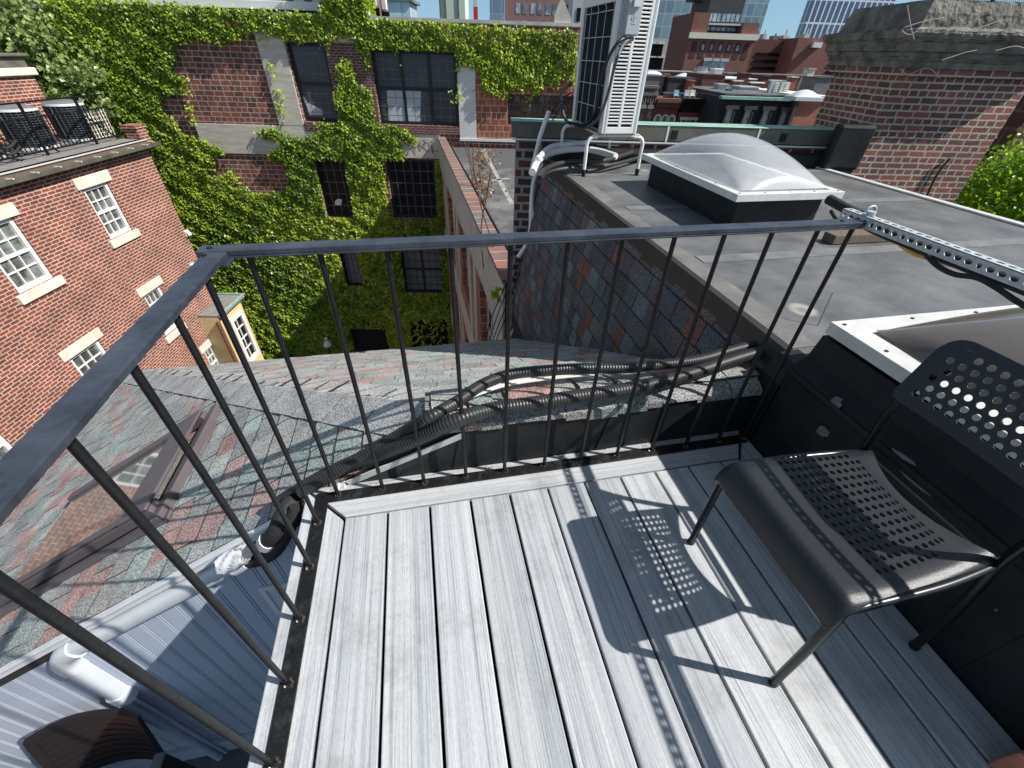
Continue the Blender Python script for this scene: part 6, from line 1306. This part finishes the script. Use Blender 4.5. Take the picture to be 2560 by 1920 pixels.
# row of town houses
DH = 45
def th(x0, x1, yt, m, label, dd=0, depth=12, yref=230): return city('town_house', x0, x1, yt, DH+dd, depth, m, label, yref=yref, group=None)
t, u0, u1, z1 = th(1372, 1415, 206, M['brick_town'], 'narrow brick town house with bracketed stone parapet and two slim windows')
b = MB(); b.box((u0, DH-.3, z1), (u1, DH+.5, z1+.25), GF)
for i in range(8): uu = u0+(u1-u0)*i/8; b.box((uu+.05, DH-.25, z1-.55), (uu+.17, DH-.001, z1-.001), GF)
b.box((u0, DH-.35, z1+.55), (u1, DH+.5, z1+.75), GF); b.box((u0, DH-.02, z1+.251), (u1, DH+.4, z1+.549), GF); b.build('parapet', M['oldstone'], t)
for fx in (.42, .78):
    cu = u0+(u1-u0)*fx; b = MB(); b.box((cu-.17, DH-.03, z1-2.7), (cu+.17, DH-.001, z1-1.0), GF); o = b.build('window', M['pane_curt'], t); b = MB(); b.box((cu-.27, DH-.12, z1-.99), (cu+.27, DH-.001, z1-.7), GF); b.box((cu-.09, DH-.12, z1-.699), (cu+.09, DH-.001, z1-.5), GF); b.box((cu-.25, DH-.12, z1-2.85), (cu+.25, DH-.001, z1-2.701), GF); b.build('lintel', M['stone_sill'], o)
t, u0, u1, z1 = th(1415.3, 1467, 214, M['brick_town'], 'brick town house with three round arched windows')
b = MB(); b.box((u0, DH-.45, z1-.25), (u1, DH+.5, z1+.05), GF)
for i in range(16): uu = u0+(u1-u0)*i/16; b.box((uu+.03, DH-.35, z1-.6), (uu+.12, DH-.001, z1-.251), GF)
b.build('cornice', M['rust'], t)
for i in range(3):
    cu = u0+(u1-u0)*(.2+.3*i); hw = .2; b = MB(); q = [G(cu-hw, DH-.03, z1-3.2), G(cu+hw, DH-.03, z1-3.2)] + [G(cu+math.cos(a)*hw, DH-.03, z1-1.5+math.sin(a)*hw) for a in [math.pi*k/8 for k in range(9)]]
    b.prism(q, GV*.029); o = b.build('window', M['pane_curt'], t)
    b = MB(); n = 12
    A = [G(cu+math.cos(math.pi*k/n)*hw, DH-.08, z1-1.5+math.sin(math.pi*k/n)*hw) for k in range(n+1)]; B = [G(cu+math.cos(math.pi*k/n)*(hw+.13), DH-.08, z1-1.5+math.sin(math.pi*k/n)*(hw+.13)) for k in range(n+1)]
    b.add(A+B, [(k, k+1, n+2+k, n+1+k) for k in range(n)])
    b.box((cu-hw-.18, DH-.08, z1-1.72), (cu-hw, DH-.001, z1-1.5), GF); b.box((cu+hw, DH-.08, z1-1.72), (cu+hw+.18, DH-.001, z1-1.5), GF); b.build('arch_trim', M['stone_sill'], o)
t, u0, u1, z1 = th(1468, 1535, 222, M['brick_town'], 'brick town house with a heavy black cornice', yref=240)
b = MB(); b.prism([G(u0, DH-.9, z1+.35), G(u0, DH+.4, z1+.35), G(u0, DH+.4, z1-.75), G(u0, DH-.05, z1-.75), G(u0, DH-.25, z1-.35)], GU*(u1-u0)); b.build('cornice', M['slot'], t)
for i in range(3):
    cu = u0+(u1-u0)*(.2+.3*i); b = MB(); b.box((cu-.22, DH-.03, z1-3.0), (cu+.22, DH-.001, z1-1.35), GF); o = b.build('window', M['pane_curt'], t); b = MB(); b.box((cu-.4, DH-.15, z1-1.34), (cu+.4, DH-.001, z1-1.12), GF); b.box((cu-.3, DH-.1, z1-1.9), (cu-.221, DH-.001, z1-1.341), GF); b.box((cu+.221, DH-.1, z1-1.9), (cu+.3, DH-.001, z1-1.341), GF); b.build('lintel', M['stone_sill'], o)
dslate = brick('dark_slate', (.035, .035, .04), (.02, .02, .024), (.01, .01, .01), w=.3, h=.2, ms=.015, dirt=.2)
t, u0, u1, z1 = th(1551, 1728, 212, dslate, 'dark slate town house with green roof edge and four tall windows', dd=-4, yref=240)
D4 = DH-4
b = MB(); b.box((u0-.1, D4-.35, z1-.12), (u1+.05, D4+.3, z1+.08), GF); b.build('roof_edge', M['copper'], t)
pcur = mat('curtained_sash', (.05, .05, .05), .2, col2=(.42, .44, .42), vs=1.3, vmix=(.42, .52))
for i in range(4):
    cu = u0+(u1-u0)*(.14+.225*i); b = MB(); b.box((cu-.3, D4-.05, z1-3.0), (cu+.3, D4-.001, z1-.8), GF); o = b.build('window', pcur, t)
    b = MB()
    for s in (-1, 1): b.box((cu+s*.36-.06, D4-.25, z1-3.2), (cu+s*.36+.06, D4-.06, z1-.9), GF)
    b.box((cu-.55, D4-.4, z1-.799), (cu+.55, D4-.002, z1-.55), GF); b.box((cu-.295, D4-.10, z1-2.03), (cu+.295, D4-.055, z1-1.97), GF); b.box((cu-.02, D4-.10, z1-3), (cu+.02, D4-.055, z1-2.04), GF); b.build('surround', M['darkgrey'], o)
t, u0, u1, z1 = city('party_wall', 1722, 1786, 210, D4-.6, 9, brick('salmon_brick', (.40, .14, .07), (.33, .12, .07), (.42, .20, .13), w=.25, h=.09, ms=.012), 'orange brick end wall with a metal edge between the slate house and the big chimney', yref=225, cat='wall')
b = MB(); b.box((u0-.25, D4-.75, -14), (u0-.001, D4+.2, z1), GF); b.build('edge_board', M['darkgrey'], t)
b = MB(); b.box((u0-.1, D4-.9, z1), (u1+.1, D4+8.5, z1+.12), GF); b.build('coping', M['stone_sill'], t)
# roof clutter above the row
def block(name, xl, xr_, yt, yb_, dist, depth, m, label, cat, group=None, top=None):
    u0 = onv(xl, yt, dist)[0]; u1 = onv(xr_, yt, dist)[0]; z1 = onv((xl+xr_)/2, yt, dist)[1]; z0 = onv((xl+xr_)/2, yb_, dist)[1]
    t = thing(name, tuple(G((u0+u1)/2, dist+depth/2, z0)), label, cat, group)
    b = MB(); b.box((u0, dist, z0), (u1, dist+depth, z1), GF); b.build('body', m, t)
    b = MB(); b.box((u0-.08, dist-.08, z1+.001), (u1+.08, dist+depth+.08, z1+.10), GF); b.build('top', top or m, t)
    return t
block('roof_house', 1378, 1437, 165, 212, 50, 4, M['midgrey'], 'large grey stair house on the town house roofs, left', 'roof house')
block('roof_house', 1446, 1502, 170, 213, 49, 3, M['darkgrey'], 'black stair house beside the thin brick chimney', 'roof house')
block('roof_house', 1520, 1568, 163, 222, 52, 5, M['brick_brown'], 'brown brick stair house behind the tall metal duct', 'roof house')
block('metal_duct', 1553, 1572, 184, 232, 47, 1, M['galv'], 'shiny tall sheet metal duct on the town house roofs', 'duct')
block('brick_chimney', 1437, 1446, 162, 205, 51, 1, M['brick_orange'], 'thin orange brick chimney between the grey and black stair houses', 'chimney')
block('brick_chimney', 1489, 1501, 176, 212, 48, 1, M['brick_orange'], 'short orange brick chimney in front of the black stair house', 'chimney')
block('roof_deck_fence', 1434, 1516, 203, 220, 46.5, .1, M['midgrey'], 'grey roof deck screen above the arched window town house', 'fence')
block('brick_chimney', 1604, 1621, 160, 215, 56, 1.2, M['brick_brown'], 'dark brick chimney in front of the brown back roofs, left one', 'chimney')
block('brick_chimney', 1650, 1664, 165, 215, 58, 1.2, M['brick_brown'], 'dark brick chimney in front of the brown back roofs, right one', 'chimney')
block('back_row', 1560, 1640, 172, 235, 60, 10, M['brick_brown'], 'first low brick house of the back row with a pale roof edge', 'building', None, M['whiteedge'])
block('back_row', 1575, 1830, 164, 235, 68, 6, M['brick_brown'], 'long low brick back row with pale roof edge below the red offices', 'building', None, M['roofmix'])
block('back_row', 1375, 1600, 157, 235, 72, 6, M['brick_brown'], 'low grey back row below the castle like brick building', 'building', None, M['grey_roof'])
block('slate_roof', 1566, 1745, 207, 218, D4+.5, 14, M['roofmix'], 'flat grey roof behind the green edge of the slate house', 'roof')
for k, (x, w_) in enumerate(((1661, 20), (1684, 20))):
    t = thing('roof_condenser', tuple(G(onv(x, 200, 44)[0], 44, 0)), ['boxy pale condenser on the slate house roof, left of the pair', 'boxy pale condenser on the slate house roof, right of the pair'][k], 'condenser', 'pair of boxy condensers on the slate house roof')
    u0 = onv(x, 195, 44)[0]; z0 = onv(x, 205, 44)[1]; b = MB(); b.box((u0, 44, z0), (u0+.75, 44.4, z0+.95), GF); b.build('casing', M['acbox'], t)
    b = MB()
    for i in range(7): b.box((u0+.40, 43.96, z0+.08+i*.12), (u0+.74, 43.999, z0+.14+i*.12), GF)
    b.build('louvres', M['whiteedge'], t)
    b = MB(); b.box((u0+.05, 44.1, z0-.35), (u0+.10, 44.15, z0), GF); b.box((u0+.65, 44.1, z0-.35), (u0+.70, 44.15, z0), GF); b.build('feet', M['black'], t)
for k, (x, y, d, rr, lab) in enumerate(((1408, 157, 70, 1.6, 'left, on the grey back row'), (1480, 163, 62, 1.3, 'middle, above the black stair house'), (1738, 203, 39, 1.1, 'right, above the orange end wall'))):
    u, z = onv(x, y+2, d); b = MB()
    def dome(a, c): return G(u + (2*a-1)*rr, d + (2*c-1)*rr*.8, z - .1 + .45*max(0, 1-(2*a-1)**2)*max(0, 1-(2*c-1)**2))
    b.sheet(dome, 12, 12); b.box((u-rr, d-rr*.8, z-.35), (u+rr, d+rr*.8, z-.101), GF); tag(b.build('dome_skylight', M['duct']), f'small pale domed skylight on a distant roof, {lab}', 'skylight', 'distant domed skylights')
for k, (x, c_) in enumerate(((1459, M['cw_blue']), (1482, M['acbox']), (1494, M['white']))):
    u, z = onv(x, 204, 46.4); b = MB(); b.box((u-.22, 46.2, z-.1), (u+.22, 46.35, z+.35), GF); b.box((u-.22, 45.9, z-.1), (u+.22, 46.2, z-.05), GF)
    for dx in (-.2, .17): b.box((u+dx, 45.92, z-.45), (u+dx+.03, 46.3, z-.101), GF)
    tag(b.build('patio_chair', mat('chair_tint%d' % k, [(.35, .5, .62), (.5, .53, .56), (.7, .7, .68)][k], .5)), ['pale blue plastic chair on the distant roof deck', 'grey plastic chair on the distant roof deck', 'white plastic chair on the distant roof deck'][k], 'chair', 'plastic chairs on the distant roof deck')

for nm, xl, xr_, yt, yb_, d, dep, m_, lab, cat, top in (
 ('parapet_wall', 1586, 1604, 176, 206, 52, .5, M['brick_orange'], 'sunlit orange brick parapet piece right of the metal duct', 'wall', M['whiteedge']),
 ('parapet_wall', 1622, 1650, 180, 206, 50, .5, M['brick_brown'], 'dark brown parapet piece between the two back chimneys', 'wall', M['whiteedge']),
 ('parapet_wall', 1666, 1706, 176, 200, 53, .5, M['brick_brown'], 'brown brick parapet piece behind the pair of condensers', 'wall', M['whiteedge']),
 ('brick_chimney', 1712, 1724, 168, 205, 52, 1.0, M['brick_orange'], 'orange brick chimney behind the orange end wall', 'chimney', M['stone_sill']),
 ('brick_chimney', 1748, 1762, 150, 205, 56, 1.0, M['stone_sill'], 'tall pale rendered chimney left of the big chimney', 'chimney', M['greywhite']),
 ('roof_house', 1766, 1800, 170, 210, 48, 2.5, M['midgrey'], 'grey stair house close to the big chimney', 'roof house', M['darkgrey']),
 ('roof_skylight', 1600, 1640, 190, 200, 47.5, 2.0, M['galv'], 'long low metal roof monitor on the slate house roof, left', 'skylight', M['galv']),
 ('roof_vent', 1532, 1544, 206, 222, 46, .6, M['galv'], 'small shiny sheet metal vent left of the tall metal duct', 'vent', M['galv']),
 ('roof_vent', 1573, 1580, 196, 212, 45, .5, M['darkgrey'], 'small dark pipe box right of the tall metal duct', 'vent', M['darkgrey']),
 ('roof_box', 1385, 1400, 152, 160, 66, 1.5, M['greywhite'], 'white box on the grey back row, far left', 'roof box', M['whiteedge']),
 ('roof_box', 1508, 1530, 146, 158, 66, 1.5, M['greywhite'], 'pale louvred box on the grey back row below the arched windows', 'roof box', M['midgrey']),
 ('roof_box', 1545, 1562, 150, 160, 66, 1.5, M['acbox'], 'pale grey box on the grey back row, right', 'roof box', M['whiteedge'])):
    block(nm, xl, xr_, yt, yb_, d, dep, m_, lab, cat, None, top)
